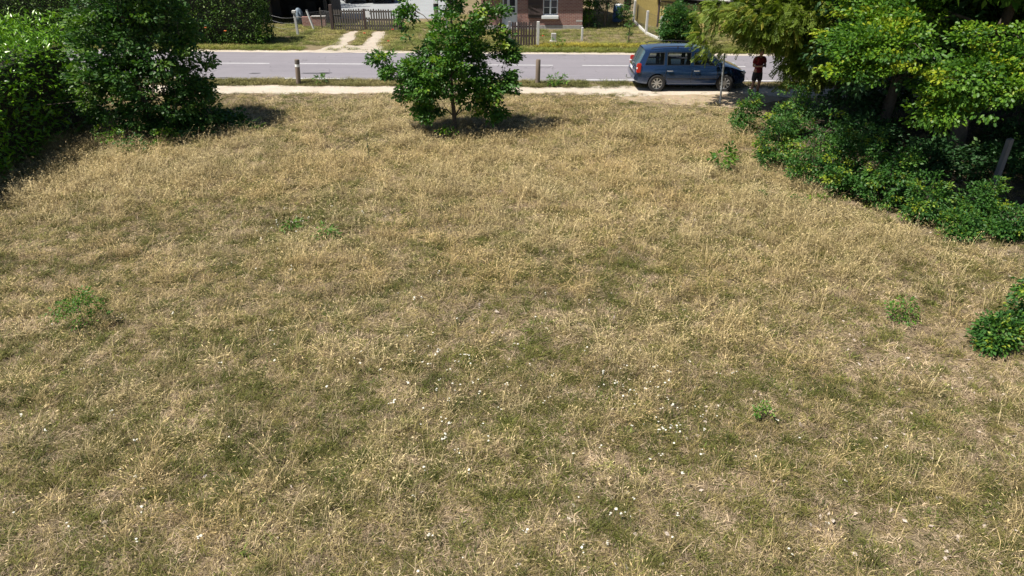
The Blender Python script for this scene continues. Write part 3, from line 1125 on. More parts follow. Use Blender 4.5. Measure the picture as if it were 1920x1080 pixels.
def P_at(px, py, y):
    """point on the ray of a pixel at distance y"""
    u, v = (px - 960) / FOC, (py - 540) / FOC
    t = y / (math.cos(PITCH) - v * math.sin(PITCH))
    return np.array([u * t, y, CAM_H + t * (-math.sin(PITCH) - v * math.cos(PITCH))])


def rel(base, pts, z0=0.0):
    return [(p[0] - base[0], p[1] - base[1], p[2] - z0) for p in pts]


def ell_px(base, lst):
    """ellipsoids given by picture place and distance: (px, py, y, rx, ry, rz)"""
    o = []
    for (px, py, y, rx, ry, rz) in lst:
        c = P_at(px, py, y)
        o.append((c[0] - base[0], c[1] - base[1], c[2], rx, ry, rz))
    return o


# young oak in the middle of the meadow
b = G(852, 246)[:2]
tree("young_oak", b, [(0, 0, -.1), (.02, 0, .5), (-.02, .03, 1.1), (-.04, 0, 1.9), (.05, .02, 2.8), (.05, 0, 3.8), (.02, 0, 4.6)],
     ell_px(b, [(840, 125, 21.9, 1.45, 1.3, .85), (862, 58, 22.0, .90, 1.0, .85), (862, 5, 22.0, .72, .8, .65), (790, 160, 21.8, .85, .9, .6), (905, 170, 21.9, .85, .9, .55),
                (712, 106, 21.9, .42, .3, .14), (738, 132, 21.7, .42, .4, .16), (762, 25, 22.2, .3, .4, .4), (775, 78, 22.1, .45, .5, .3), (948, 150, 21.9, .35, .4, .4), (945, 95, 22.2, .4, .45, .5), (930, 35, 22.2, .4, .4, .4), (800, 205, 21.6, .6, .6, .18), (915, 208, 21.9, .55, .6, .18)]),
     600, 42, "oak", .11, M["oak"], "young oak tree standing alone in the middle of the meadow", spray=.22, seed=11, r_base=.08, gap=.38, gscale=1.8, tip=.15, lvc=.42, up=.8, shell=2.0)

# oak at the left edge, leafy down to the ground
b = G(285, 248)[:2]
tree("bushy_oak", b, [(0, 0, -.1), (.03, 0, .7), (-.05, .05, 1.6), (.05, 0, 2.8), (0, 0, 4.0), (0, 0, 5.2)],
     ell_px(b, [(265, 125, 22.0, 1.9, 1.8, 1.3), (250, 45, 22.4, 1.7, 1.8, 1.1), (190, 165, 21.6, 1.0, 1.1, .9), (345, 190, 22.2, 1.0, 1.1, .7), (240, -30, 22.4, 1.4, 1.5, 1.0), (230, 215, 21.4, 1.2, .9, .5), (360, 160, 22.2, .5, .6, .4), (350, 228, 21.9, 1.2, .8, .35), (392, 115, 22.3, .3, .35, .2), (415, 225, 22.4, .85, .6, .32), (445, 234, 22.5, .7, .5, .22), (340, 60, 22.4, .6, .7, .6)]),
     860, 38, "oak", .125, M["oak_mid"], "dark bushy oak with leaves down to the ground beside the laurel hedge", spray=.25, seed=12, r_base=.14, gap=.33, gscale=1.6, lvc=.5, tip=.12, shell=2.0)

# bright laurel hedge on the far left
def hedge_block(name, base, size, rz, n, leaf, lsize, mat, label, seed, bulge=.25, tops=0.35, core=True, up=.6, lvn=1.2):
    r = np.random.default_rng(seed)
    L, W, H = size
    t = thing(name, (base[0], base[1], gz(*base)), label, "hedge", None, rz)
    # woody stems
    V, T = [], []
    bm = bmesh.new()
    for k in range(max(3, int(L / .9))):
        x = -L / 2 + (k + .5) * L / max(3, int(L / .9)) + r.normal() * .1
        y = r.normal() * W * .15
        bm_tube(bm, [(x, y, -.05), (x + r.normal() * .1, y + r.normal() * .1, H * .4), (x + r.normal() * .25, y + r.normal() * .2, H * .8)], [.045, .03, .012], 5)
        for q in range(5):
            z = H * (.25 + .12 * q)
            bm_tube(bm, [(x, y, z), (x + r.normal() * .35, y + r.normal() * W * .3, z + .35)], [.018, .006], 4)
    obj("stems", bm, M["bark"], t)
    f = r.random(n)
    side = r.random(n)
    P = np.zeros((n, 3))
    Nn = np.zeros((n, 3))
    a_top, a_side, a_end = L * W, L * H, W * H
    tot = a_top + 2 * a_side + 2 * a_end
    s = side * tot
    depth = r.random(n) ** 1.7 * .45
    u, v = r.random(n) - .5, r.random(n)
    k = s < a_top
    P[k] = np.stack([u[k] * L, (v[k] - .5) * W, H - depth[k]], 1); Nn[k] = (0, 0, 1)
    for sg, lo in ((-1, a_top), (1, a_top + a_side)):
        k = (s >= lo) & (s < lo + a_side)
        P[k] = np.stack([u[k] * L, sg * (W / 2 - depth[k]), v[k] * H], 1); Nn[k] = (0, sg, .35)
    for sg, lo in ((-1, a_top + 2 * a_side), (1, a_top + 2 * a_side + a_end)):
        k = (s >= lo) & (s < lo + a_end)
        P[k] = np.stack([sg * (L / 2 - depth[k]), u[k] * W, v[k] * H], 1); Nn[k] = (sg, 0, .35)
    nz = vnoise3(P * 1.3 + 9, seed) - .5
    nz2 = vnoise3(P * 3.7 + 4, seed + 3) - .5
    P += Nn * (nz * bulge * 2 + nz2 * bulge)[:, None]
    k = (nz2 + nz * .6) > -.36
    P, Nn, nz2 = P[k], Nn[k], nz2[k]
    # young shoots stick out of the top
    if tops:
        m = int(len(P) * .12)
        Q = np.stack([(r.random(m) - .5) * L, (r.random(m) - .5) * W, H + r.random(m) * tops], 1)
        Q[:, :2] = np.round(Q[:, :2] / .28) * .28 + r.normal(size=(m, 2)) * .05
        P = np.vstack([P, Q]); Nn = np.vstack([Nn, np.tile((0, 0, 1.0), (m, 1))]); nz2 = np.concatenate([nz2, np.full(m, .3)])
    n = len(P)
    P[:, 2] = np.maximum(P[:, 2], .04)
    ax = Nn * .8 + unit(r, n) * .8
    nr = Nn * .5 + unit(r, n) * .6 + np.array([0, 0, up])
    lv = .45 + nz2 * lvn * .5 + r.normal(size=n) * .16
    obj("foliage", leaves_mesh("foliage", leaf, P, ax, nr, lsize * (.6 + .7 * r.random(n)), lv, mat), parent=t)
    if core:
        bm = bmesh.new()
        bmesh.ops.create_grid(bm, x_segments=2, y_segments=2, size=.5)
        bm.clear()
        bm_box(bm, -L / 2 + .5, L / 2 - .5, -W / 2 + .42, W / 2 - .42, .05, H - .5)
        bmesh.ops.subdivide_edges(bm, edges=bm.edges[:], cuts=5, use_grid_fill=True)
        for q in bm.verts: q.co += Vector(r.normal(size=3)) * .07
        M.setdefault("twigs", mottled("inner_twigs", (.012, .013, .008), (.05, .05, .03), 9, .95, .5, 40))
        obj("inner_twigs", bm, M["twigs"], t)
    return t


hedge_block("laurel_hedge", (-15.6, 19.3), (9.0, 3.2, 2.95), math.radians(92), 17000, "lance", .18, M["laurel"], "bright green laurel hedge with shiny upright shoots at the far left", 21, .3, .55)
hedge_block("tall_hedge", (-20.3, 37.75), (15.2, 1.7, 2.9), math.radians(-2), 42000, "quad", .105, M["hedge"], "tall dense dark hedge across the road with orange poppies at its foot", 22, .12, 0, up=.5)
hedge_block("tall_hedge", (-36.0, 39.0), (15.5, 2.2, 3.2), math.radians(-4), 16000, "quad", .15, M["hedge"], "far end of the hedge line across the road, behind the laurel hedge", 23, .2, 0)

# big oak on the right, its low boughs reaching over the undergrowth
b = (13.2, 19.6)
tree("large_oak", b, [(0, 0, -.1), (-.1, .1, 1.2), (.05, 0, 2.6), (.25, .1, 4.4), (.2, .2, 6.5), (0, 0, 8.6)],
     ell_px(b, [(1650, 85, 16.6, 1.2, 1.1, .38), (1610, 125, 16.4, .7, .7, .22), (1740, 60, 17.2, 1.8, 1.3, .5), (1800, 140, 16.2, 1.3, 1.2, .4), (1770, 200, 15.9, .9, .8, .25), (1900, 190, 15.6, 1.2, 1.0, .4), (1840, 165, 16.0, 1.2, .9, .3), (1700, 10, 18.6, 1.8, 1.4, .5), (1860, 60, 17.6, 2.0, 1.6, .6), (1950, 120, 16.4, 1.5, 1.5, .7)]),
     800, 56, "oak", .10, M["oak_lime"], "large oak on the right with bright yellow-green low boughs", spray=.34, seed=31, r_base=.24, gap=.50, gscale=.85, flat=.34, tip=.22, lvc=.45, shell=2.0,
     canopy=([(-.5, 0, 5.4, 4.3, 3.8, 1.0), (0, 0, 6.8, 4.0, 3.6, 1.5), (2.5, -.5, 4.8, 3.0, 3.2, 1.2), (0, 2.0, 3.8, 3.5, 2.0, .8), (-4.6, .6, 6.0, 2.2, 2.0, .8)], 18000, .30))  # last lobe added at left above the picture to darken the wood
# feathery tree hanging over the parked car
b = (12.0, 25.2)
tree("feathery_tree", b, [(0, 0, -.1), (-.2, 0, 1.3), (-.5, -.05, 2.8), (-.9, 0, 4.2), (-1.2, 0, 5.8), (-1.0, 0, 7.2)],
     ell_px(b, [(1385, 20, 25.0, 1.2, 1.2, .75), (1345, 65, 24.8, .6, .7, .5), (1440, 15, 24.8, 1.3, 1.3, .8), (1332, 105, 24.7, .25, .4, .35), (1375, 70, 24.9, .5, .8, .35), (1430, 45, 24.9, .7, .8, .22), (1490, 35, 24.4, 1.0, 1.0, .9), (1510, 20, 24.3, 1.3, 1.3, 1.0), (1490, 115, 24.3, .3, .5, .45), (1540, 60, 24.5, 1.2, 1.2, 1.1), (1520, 110, 24.0, .6, .7, .6)]),
     520, 20, "pinnate", .30, M["locust"], "feathery drooping yellow-green tree hanging over the parked car", spray=.28, seed=32, r_base=.17, gap=.30, droop=.40, up=.5, flat=.9, lvc=.42, tip=.15,
     canopy=([(-1.4, 0, 4.9, 3.0, 2.6, 1.0), (-.9, 0, 6.2, 2.6, 2.4, 1.3), (-4.2, .6, 4.7, 1.9, 1.6, .7), (-3.9, .2, 5.4, 1.8, 1.6, .7)], 16000, .28))  # last two lobes shaped above the picture to shade person and car front
# darker trees filling the wood behind
for i, (x, y, h, s, lab) in enumerate(((17.2, 22.8, 9.5, 41, "dark tree in the wood behind the large oak, second from the road"), (15.6, 27.2, 9.0, 42, "dark roadside tree in the wood right of the feathery tree"),
                                        (21.5, 25.5, 10, 43, "dark tree at the right edge of the wood near the road"), (18.6, 17.2, 9.0, 44, "dark tree at the right border behind the leaning post"),
                                        (12.2, 22.2, 8.5, 45, "dark tree between the feathery tree and the large oak"), (25.5, 21.5, 9.5, 46, "outermost dark tree of the wood, at the far right"), (20.0, 29.2, 9.0, 47, "dark tree at the roadside behind the right edge of the wood"))):
    low = .9 if i == 4 else 1.0
    tree("wood_tree", (x, y), [(0, 0, -.1), (.1, 0, 1.5), (-.1, .1, 3.5), (.1, 0, 5.5), (0, 0, h - 1)],
         [(0, 0, h * .42, 3.0 * low, 2.8, 1.7), (0, 0, h * .62, 2.9 * low, 2.7, 1.8), (-.3, -.3, h * .29, 2.5 * low, 2.4, .9)] + ([(.3, .2, h * .15, 2.2, 2.0, .9)] if i != 4 else []),
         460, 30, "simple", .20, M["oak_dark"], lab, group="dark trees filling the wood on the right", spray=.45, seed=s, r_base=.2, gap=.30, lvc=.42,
         canopy=([(0, 0, h * .5, 3.2 * low, 3.0, 1.6), (0, 0, h * .75, 2.6, 2.5, 1.6)], 5000, .32))

# shrubs added and leaf mould coloured near-black to deepen the wood's shade
M["mould"] = mottled("shade_darkened_mould", (0.022, 0.017, 0.012), (0.075, 0.055, 0.038), 5.0, .95, .6, 30, use_obj=False)
UND = [(10.6, 20.3, .8, "added dark shrub under the boughs behind the tall corner shrub"), (11.6, 18.3, .8, "added dark shrub under the boughs behind the large rounded shrub"), (13.4, 17.9, .8, "added dark shrub under the boughs left of the leaning post"),
       (14.9, 19.4, 1.0, "added dark shrub under the boughs behind the leaning post"), (12.6, 23.4, 1.5, "added dark shrub deep in the shade beside the feathery tree trunk"), (16.3, 17.0, 1.5, "added dark shrub at the right edge beyond the leaning post"), (11.0, 22.6, 1.2, "added dark shrub in the shade near the end of the footpath")]
for i, (x, y, h, lab) in enumerate(UND):
    tree("shade_fill_shrub", (x, y), [(0, 0, -.05), (.02, 0, h * .4), (0, 0, h * .85)], [(0, 0, h * .45, 1.05, .9, h * .42), (.3, .1, h * .7, .7, .7, h * .3)], 110, 20, "simple", .13, M["oak_dark"], lab, "shrub", "dark shrubs added to deepen the shade of the wood",
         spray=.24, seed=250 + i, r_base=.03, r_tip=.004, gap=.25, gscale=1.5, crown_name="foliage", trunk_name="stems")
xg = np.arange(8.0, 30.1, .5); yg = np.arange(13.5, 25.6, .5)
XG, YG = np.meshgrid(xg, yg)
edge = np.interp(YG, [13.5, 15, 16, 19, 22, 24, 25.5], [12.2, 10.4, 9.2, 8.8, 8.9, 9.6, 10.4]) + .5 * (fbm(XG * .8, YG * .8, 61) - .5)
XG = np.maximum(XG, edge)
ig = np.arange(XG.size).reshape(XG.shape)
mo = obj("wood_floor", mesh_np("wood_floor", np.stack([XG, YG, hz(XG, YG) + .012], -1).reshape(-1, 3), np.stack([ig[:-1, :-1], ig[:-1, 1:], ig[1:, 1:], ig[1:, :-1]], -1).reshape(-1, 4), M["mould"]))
props(mo, "leaf mould with the shade of the wood put into its dark colour, at the right", "ground", kind="structure")

# undergrowth along the wood's edge
SHRUBS = [  # foot px, py, top py, half width m, label
    (1398, 252, 178, .42, "small leafy shrub at the meadow corner, nearest the sign pole", "bushleaf"),
    (1480, 262, 172, .75, "tall shrub behind the corner shrub, in front of the tree shade", "bushleaf"),
    (1455, 322, 215, .70, "shrub with dense green leaves, left end of the undergrowth row", "bushleaf"),
    (1535, 355, 232, .95, "broad shrub with fresh green sprays, second along the undergrowth row", "bushleaf"),
    (1600, 372, 258, 1.0, "large rounded shrub in the middle of the undergrowth row", "bushleaf"),
    (1665, 392, 285, .85, "rounded shrub just right of the largest shrub in the row", "bushleaf"),
    (1735, 420, 340, .55, "low straggling shrub left of the leaning wooden post", "bushleaf"),
    (1830, 425, 348, .65, "low light green shrub at the foot of the leaning post", "bushleaf"),
    (1800, 450, 408, .38, "low bramble at the grass edge below the leaning post", "bushleaf"),
    (1900, 452, 398, .60, "bramble clump cut by the right picture edge below the post", "bushleaf"),
    (1938, 640, 462, .52, "bright shrub at the right picture edge in the lower meadow", "bushleaf"),
    (1868, 655, 610, .28, "small low bush in front of the bright shrub at the right edge", "bushleaf"),
]
for i, (px, py, ty, hw, lab, mk) in enumerate(SHRUBS):
    b = G(px, py)[:2]
    hw *= .85
    b = (b[0], b[1] + hw * .45)
    top = max(.35, P_at(px, ty, b[1])[2])
    tree("shrub", b, [(0, 0, -.05), (.02, 0, top * .3), (0, .02, top * .6), (0, 0, top * .85)],
         [(0, 0, top * .42, hw, hw * .8, top * .36), (hw * .25, .1, top * .68, hw * .62, hw * .6, top * .30), (-hw * .35, -.15, top * .35, hw * .7, hw * .6, top * .3), (0, 0, top * .16, hw * .9, hw * .7, top * .16), (-hw * .5, .1, top * .85, hw * .16, hw * .16, top * .28), (hw * .55, -.05, top * .92, hw * .15, hw * .15, top * .3), (hw * .05, 0, top * 1.02, hw * .14, hw * .14, top * .25)],
         max(40, int(230 * hw)), 32, "simple", .08, M[mk], lab, "shrub", "undergrowth along the edge of the wood", spray=.17, seed=200 + i, r_base=.025, r_tip=.003, gap=.27, up=.7, lvc=.46, tip=.12, gscale=2.0, crown_name="foliage", trunk_name="stems")

# saplings, tufts and weeds standing in the grass
SMALL = [  # px, py foot, top py, half width, n sprays, per, leaf, size, mat, label
    (1355, 325, 273, .28, 22, 9, "oak", .12, "oak", "single oak sapling in dry grass left of the undergrowth"),
    (1690, 602, 564, .28, 30, 14, "simple", .055, "weed", "low leafy shrublet in the lower right of the meadow"),
    (160, 612, 550, .40, 46, 14, "simple", .055, "weed", "spreading green shrublet in the left of the meadow"),
    (1425, 792, 762, .11, 14, 14, "simple", .045, "weed", "tiny bright green plant low right of the meadow centre"),
    (1492, 390, 366, .20, 10, 9, "simple", .06, "bushleaf", "small green seedling just left of the rounded undergrowth"),
    (1530, 388, 366, .20, 9, 9, "simple", .07, "oak_lime", "yellow-green seedling at the foot of the undergrowth row"),
    (1420, 382, 360, .14, 7, 8, "simple", .06, "bushleaf", "little weed in dry grass between sapling and undergrowth"),
    (600, 158, 140, .20, 12, 9, "lance", .13, "weed", "green weed tuft at the road edge right of the white-banded bollard"),
    (1037, 162, 141, .19, 13, 10, "lance", .13, "weed", "left of two green weed tufts beside the plain bollard"),
    (1055, 161, 141, .16, 12, 10, "lance", .13, "weed", "right of two green weed tufts beside the plain bollard"),
    (215, 274, 232, .60, 34, 14, "simple", .075, "oak_lime", "light green weeds at the foot of the bushy oak, left side"),
    (310, 272, 244, .40, 24, 14, "simple", .075, "oak_lime", "light green weeds below the middle of the bushy oak"),
    (255, 286, 256, .45, 22, 14, "simple", .07, "bushleaf", "bramble growing out of dry grass before the bushy oak"),
    (480, 245, 215, .25, 8, 9, "simple", .06, "weed", "small green weed in the shadow right of the bushy oak"),
    (612, 448, 425, .22, 14, 9, "lance", .10, "weed", "lush green weed clump in the left centre of the meadow"),
    (548, 432, 412, .22, 13, 9, "lance", .09, "weed", "green yarrow clump beside the lush weed, left centre"),
    (1178, 84, 52, .16, 16, 10, "simple", .09, "bushleaf", None),
    (840, 262, 240, .30, 14, 9, "oak", .10, "oak_lime", "bright shoots sprouting at the foot of the young oak"),
    (500, 84, 62, .28, 12, 10, "lance", .12, "weed", "blue-green weed at the right end of the tall hedge"),
    (1045, 88, 72, .35, 12, 10, "lance", .12, "weed", "leafy green weed around the concrete stub by the garden"),
]
for i, (px, py, ty, hw, ns, per, lf, sz, mk, lab) in enumerate(SMALL):
    if lab is None: continue
    b = G(px, py)[:2]
    top = max(.14, P_at(px, ty, b[1])[2])
    tree("weed" if mk == "weed" else "seedling", b, [(0, 0, -.03), (.01, 0, top * .45), (0, .01, top * .85)],
         [(0, 0, top * .55, hw, hw * .8, top * .42), (hw * .2, 0, top * .8, hw * .5, hw * .5, top * .2)], ns, per, lf, sz, M[mk], lab, "plant", None, spray=min(.12, hw * .5), seed=300 + i,
         r_base=.010, r_tip=.002, gap=.2, gscale=3.0, crown_name="foliage", trunk_name="stem", lvc=.5)

# dry dark stalk standing in the meadow
x, y, _ = G(692, 297)
t = thing("dock_stalk", (x, y, gz(x, y)), "single dark dried dock stalk left of the young oak", "plant")
tube("stem", M["bark"], t, [(0, 0, -.02), (.01, 0, .3), (-.02, 0, .62), (-.05, 0, .86)], [.012, .010, .008, .003], 5)
r = np.random.default_rng(5)
n = 120
z = .15 + .68 * r.random(n)
obj("seed_head", leaves_mesh("seed_head", "quad", np.stack([r.normal(size=n) * .022, r.normal(size=n) * .022, z], 1), unit(r, n), unit(r, n), .02 + .02 * r.random(n), r.random(n) * .4, M["oak_dark"]), parent=t)["kind"] = "stuff"


# ------------------------------------------------------------------ roadside posts
def bollard(px, py, band, label, lean):
    x, y, _ = G(px, py)
    t = thing("bollard", (x, y, 0), label, "bollard", "round wooden posts along the footpath")
    t.rotation_euler = (lean[0], lean[1], 0.3)
    bm = bmesh.new()
    bm_tube(bm, [(0, 0, -.1), (0, 0, .5), (0, 0, .955), (0, 0, .985)], [.098, .096, .094, .078], 14)
    obj("post", bm, M["bollard"], t, 0.7)
    if band:
        bm = bmesh.new()
        bm_tube(bm, [(0, 0, .70), (0, 0, .80)], [.0985, .0975], 14, False)
        obj("reflective_band", bm, M["whitepaint"], t, 0.7)
        bm = bmesh.new()
        bm_tube(bm, [(0, 0, .812), (0, 0, .96)], [.0985, .097], 14, False)
        obj("dark_collar", bm, M["oldwood"], t, 0.7)


bollard(560, 158, True, "wooden bollard with a white reflective band near the bushy oak", (0, .08))
bollard(1008, 158, False, "plain wooden bollard beside two green weed tufts", (0, .01))

x, y, _ = G(1350, 194)
t = thing("sign_pole", (x, y, 0), "bare grey steel sign pole in front of the parked car", "pole")
t.rotation_euler = (0, -.06, 0)
tube("pole", M["greymetal"], t, [(0, 0, -.15), (0, 0, 1.0), (0, 0, 1.75)], .035, 10)
tube("cap", M["black"], t, [(0, 0, 1.75), (0, 0, 1.78)], [.038, .03], 10)

x, y, _ = G(1862, 352)
t = thing("leaning_post", (x, y, gz(x, y)), "weathered grey fence post leaning at the dark edge of the wood", "post")
t.rotation_euler = (math.radians(4), math.radians(-6), .25)
bm = bmesh.new()
bm_box(bm, -.07, .07, -.06, .06, -.15, 1.42)
bmesh.ops.bevel(bm, geom=bm.edges[:], offset=.012, segments=2, affect='EDGES')
obj("post", bm, M["greywood"], t)
for z in (.55, 1.2):
    tube("staple", M["galv"], t, [(-.02, -.064, z), (0, -.075, z), (.02, -.064, z)], .004, 5)

# utility poles behind the young oak
x, y, _ = G(820, 64)
t = thing("utility_pole", (x, y, 0), "wooden utility pole with white plate and green band behind the young oak", "pole")
tube("pole", M["polewood"], t, [(0, 0, -.2), (0, 0, 3), (.02, 0, 8.2)], [.135, .125, .095], 12)
bm = bmesh.new(); bm_tube(bm, [(0, 0, 1.33), (0, 0, 1.42)], .142, 14, False); obj("green_band", bm, M["green"], t, .7)
bm = bmesh.new(); bm_tube(bm, [(0, 0, 1.425), (0, 0, 1.57)], .142, 14, False); obj("black_band", bm, M["black"], t, .7)
box("notice_plate", M["whitepaint"], t, -.12, .12, -.16, -.145, 1.6, 1.98, .004)
tube("bolt", M["black"], t, [(0, -.12, .95), (0, -.15, .95)], .03, 8)
box("cross_arm", M["polewood"], t, -.7, .7, -.05, .05, 7.6, 7.72)
x, y, _ = G(838, 54)
t = thing("metal_pole", (x, y, 0), "slim pale grey metal pole just right of the wooden utility pole", "pole")
tube("pole", M["greymetal"], t, [(0, 0, -.2), (0, 0, 3), (0, 0, 6.0)], [.085, .08, .06], 12)
tube("base_collar", M["galv"], t, [(0, 0, 0), (0, 0, .35)], .095, 12)
tube("lamp_arm", M["greymetal"], t, [(0, 0, 5.95), (0, -.4, 6.2), (0, -1.1, 6.3)], .04, 8)
box("lamp_head", M["galv"], t, -.12, .12, -1.6, -1.05, 6.24, 6.34, .03)


# ------------------------------------------------------------------ wooden gates
def picket_me(name, w, h, th, point=.06):
    bm = bmesh.new()
    f = [(-w / 2, 0), (w / 2, 0), (w / 2, h - point), (w * .22, h), (-w * .22, h), (-w / 2, h - point)]
    a = [bm.verts.new((x, -th / 2, z)) for x, z in f]
    c = [bm.verts.new((x, th / 2, z)) for x, z in f]
    bm.faces.new(a); bm.faces.new(c[::-1])
    for i in range(6):
        bm.faces.new((a[i], c[i], c[(i + 1) % 6], a[(i + 1) % 6]))
    bmesh.ops.recalc_face_normals(bm, faces=bm.faces[:])
    me = bpy.data.meshes.new(name)
    bm.to_mesh(me); bm.free()
    return me


gx, gy, _ = G(688, 57.5)
t = thing("driveway_gate", (gx, gy, 0), "wide two-leaf dark picket gate across the driveway, white notice on it", "gate", None, math.radians(-2))
pk = [picket_me("picket", .098, 1.12, .022), picket_me("picket", .09, 1.10, .022)]
for m in pk: m.materials.append(M["oldwood"])
W = 3.64
n = 26
for k in range(n):
    o = bpy.data.objects.new("picket", pk[k % 2])
    COL.objects.link(o); o.parent = t
    o.location = (-W / 2 + (k + .5) * W / n, -.035, .06 + .012 * math.sin(k * 2.1) - .10 * abs((k + .5) / n - .5))
    o.rotation_euler = (0, .012 * math.sin(k * 5.3), 0)
for s in (-1, 1):
    lo, hi = (-W / 2 + .01, -.05) if s < 0 else (.05, W / 2 - .01)
    for z in (.22, .55, .98):
        box("rail", M["darkwood"], t, lo, hi, -.022, .02, z, z + .075)
box("centre_stile", M["darkwood"], t, -.13, .0, -.062, .03, 0.0, 1.17, .006)
for s, h in ((-1, 1.38), (1, 1.32)):
    p = box("gate_post", M["darkwood"], t, s * (W / 2 + .12) - .085, s * (W / 2 + .12) + .085, -.085, .085, -.1, h, .012)
    for z in (.3, .85):
        tube("hinge", M["black"], p, [(s * (W / 2 + .03), -.05, z), (s * (W / 2 - .35), -.06, z)], .012, 6)
box("notice_board", M["whitepaint"], t, .02, .26, -.064, -.052, .72, 1.04, .004)
box("letter_slot", M["galv"], t, .06, .14, -.064, -.05, .48, .56, .004)

gx, gy, _ = G(982, 87)
t = thing("garden_gate", (gx, gy, 0), "small dark mossy picket gate between pale posts before the brick house", "gate")
pk = picket_me("picket", .105, 1.14, .025, .05)
pk.materials.append(M["darkwood"])
for k in range(9):
    o = bpy.data.objects.new("picket", pk)
    COL.objects.link(o); o.parent = t
    o.location = (-.56 + k * .14, -.03, .05 + .02 * math.sin(k * 3.3))
    o.rotation_euler = (0, .02 * math.sin(k * 4.7), 0)
for z in (.48, .92):
    box("rail", M["darkwood"], t, -.62, .62, -.012, .03, z, z + .07)
for s, mk in ((-1, "greywood"), (1, "concrete")):
    box("gate_post", M[mk], t, s * .72 - .07, s * .72 + .07, -.07, .07, -.1, 1.2, .01)

# ------------------------------------------------------------------ fences of the yards
def wire_net(parent, A, B, z0, z1, cell=.10, th=.0022):
    """netting between two posts: a grid of thin wires"""
    A, B = Vector(A), Vector(B)
    L = (B - A).length
    bm = bmesh.new()
    for k in range(int(L / cell) + 1):
        p = A.lerp(B, min(1, k * cell / L))
        bm_tube(bm, [(p.x, p.y, z0), (p.x, p.y, z1)], th, 3, False)
    for k in range(int((z1 - z0) / cell) + 1):
        bm_tube(bm, [(A.x, A.y, z0 + k * cell), (B.x, B.y, z0 + k * cell)], th * (2 if k == int((z1 - z0) / cell) else 1), 3, False)
    return obj("wire_netting", bm, M["wire"], parent)


def post_thing(name, pos, label, parts, group=None, rot=(0, 0, 0)):
    t = thing(name, pos, label, "fence post", group)
    t.rotation_euler = rot
    for p in parts:
        q = list(p)
        box(q[0], q[1], t, *q[2:8], q[8] if len(q) > 8 else .008)
    return t


p1 = G(1237, 76); p2 = G(1211, 64); p3 = G(1188, 41)
t = thing("concrete_fence", (p1[0], p1[1], 0), "wire netting fence on pale concrete posts beside the tan barn", "fence")
ps = [Vector(p) - Vector(p1) for p in (p1, p2, p3)]
far = ps[2] + (ps[2] - ps[1]) * .7
for p in ps:
    q = box("post", M["concrete"], t, p.x - .065, p.x + .065, p.y - .065, p.y + .065, -.1, 1.22 + .02 * p.y * 0, .012)
for a, c in zip(ps[:-1], ps[1:]):
    d = c - a
    bm = bmesh.new()
    ang = math.atan2(d.y, d.x)
    Mx = Matrix.Translation(a) @ Matrix.Rotation(ang, 4, 'Z')
    bm_box(bm, .07, d.length - .07, -.05, .05, -.05, .13, Mx)
    obj("kerb_slab", bm, M["concrete"], t)
    wire_net(t, a, c, .15, 1.15, .12, .003)

x, y, _ = G(1091, 76)
post_thing("concrete_post", (x, y, 0), "lone white concrete post in the garden before the house corner", [("post", M["concrete"], -.055, .055, -.055, .055, -.1, .66, .012)])
x, y, _ = G(1038, 78)
t = post_thing("concrete_stub", (x, y, 0), "short grey concrete stub right of the garden gate", [("block", M["old_concrete"], -.13, .13, -.1, .1, -.05, .42, .02), ("foot", M["concrete"], -.2, .16, -.13, .13, -.05, .06, .02)])
x, y, _ = G(1178, 83)
t = tree("ivy_post", (x, y), [(0, 0, -.03), (0, 0, .4), (0, 0, .98)], [(0, 0, .5, .13, .12, .5), (0, 0, .95, .17, .15, .16)], 34, 10, "simple", .085, M["bushleaf"], "old post overgrown with ivy at the end of the yellow flower border", "post", None, spray=.09, seed=391, r_base=.05, gap=.1, crown_name="ivy", trunk_name="post")

# fence between the tall hedge and the driveway gate
x, y, _ = G(559, 66)
post_thing("capped_post", (x, y, 0), "whitewashed concrete post with a square cap left of the driveway gate", [("post", M["concrete"], -.06, .06, -.06, .06, -.1, 1.14), ("cap", M["concrete"], -.10, .10, -.10, .10, 1.14, 1.28, .015)], None, (0, -.03, 0))
x, y, _ = G(589, 56)
t = thing("leaning_pipe_post", (x, y, 0), "white pipe post leaning left, between capped post and driveway gate", "fence post")
t.rotation_euler = (0, math.radians(-15), 0)
tube("pipe", M["whitepaint"], t, [(0, 0, -.1), (0, 0, 1.08)], .055, 10)
tube("top_cap", M["galv"], t, [(0, 0, 1.08), (0, 0, 1.11)], .06, 10)
x0, y0, _ = G(510, 60); x1, y1, _ = G(612, 52)
t = thing("netting_fence", (x0, y0, 0), "sagging wire and netting fence left of the driveway gate", "fence")
for px, py, h in ((604, 53, 1.1), (500, 62, 1.0)):
    a = Vector(G(px, py)) - Vector((x0, y0, 0))
    tube("wooden_stake", M["oldwood"], t, [(a.x, a.y, -.1), (a.x + .02, a.y, h)], .04, 7)
a = Vector(G(604, 53)) - Vector((x0, y0, 0)); c = Vector(G(621, 55)) - Vector((x0, y0, 0))
wire_net(t, a, c, .05, 1.0, .07, .004)
a2 = Vector(G(575, 56)) - Vector((x0, y0, 0))
wire_net(t, a2, a, .1, .95, .09, .003)
for z in (.35, .65, .92):
    pts = []
    for k in range(9):
        f = k / 8
        q = lerp(Vector((0, 0, 0)), Vector(G(559, 66)) - Vector((x0, y0, 0)), f)
        pts.append((q.x, q.y, z - .1 * math.sin(math.pi * f)))
    tube("wire_strand", M["wire"], t, pts, .006, 4)
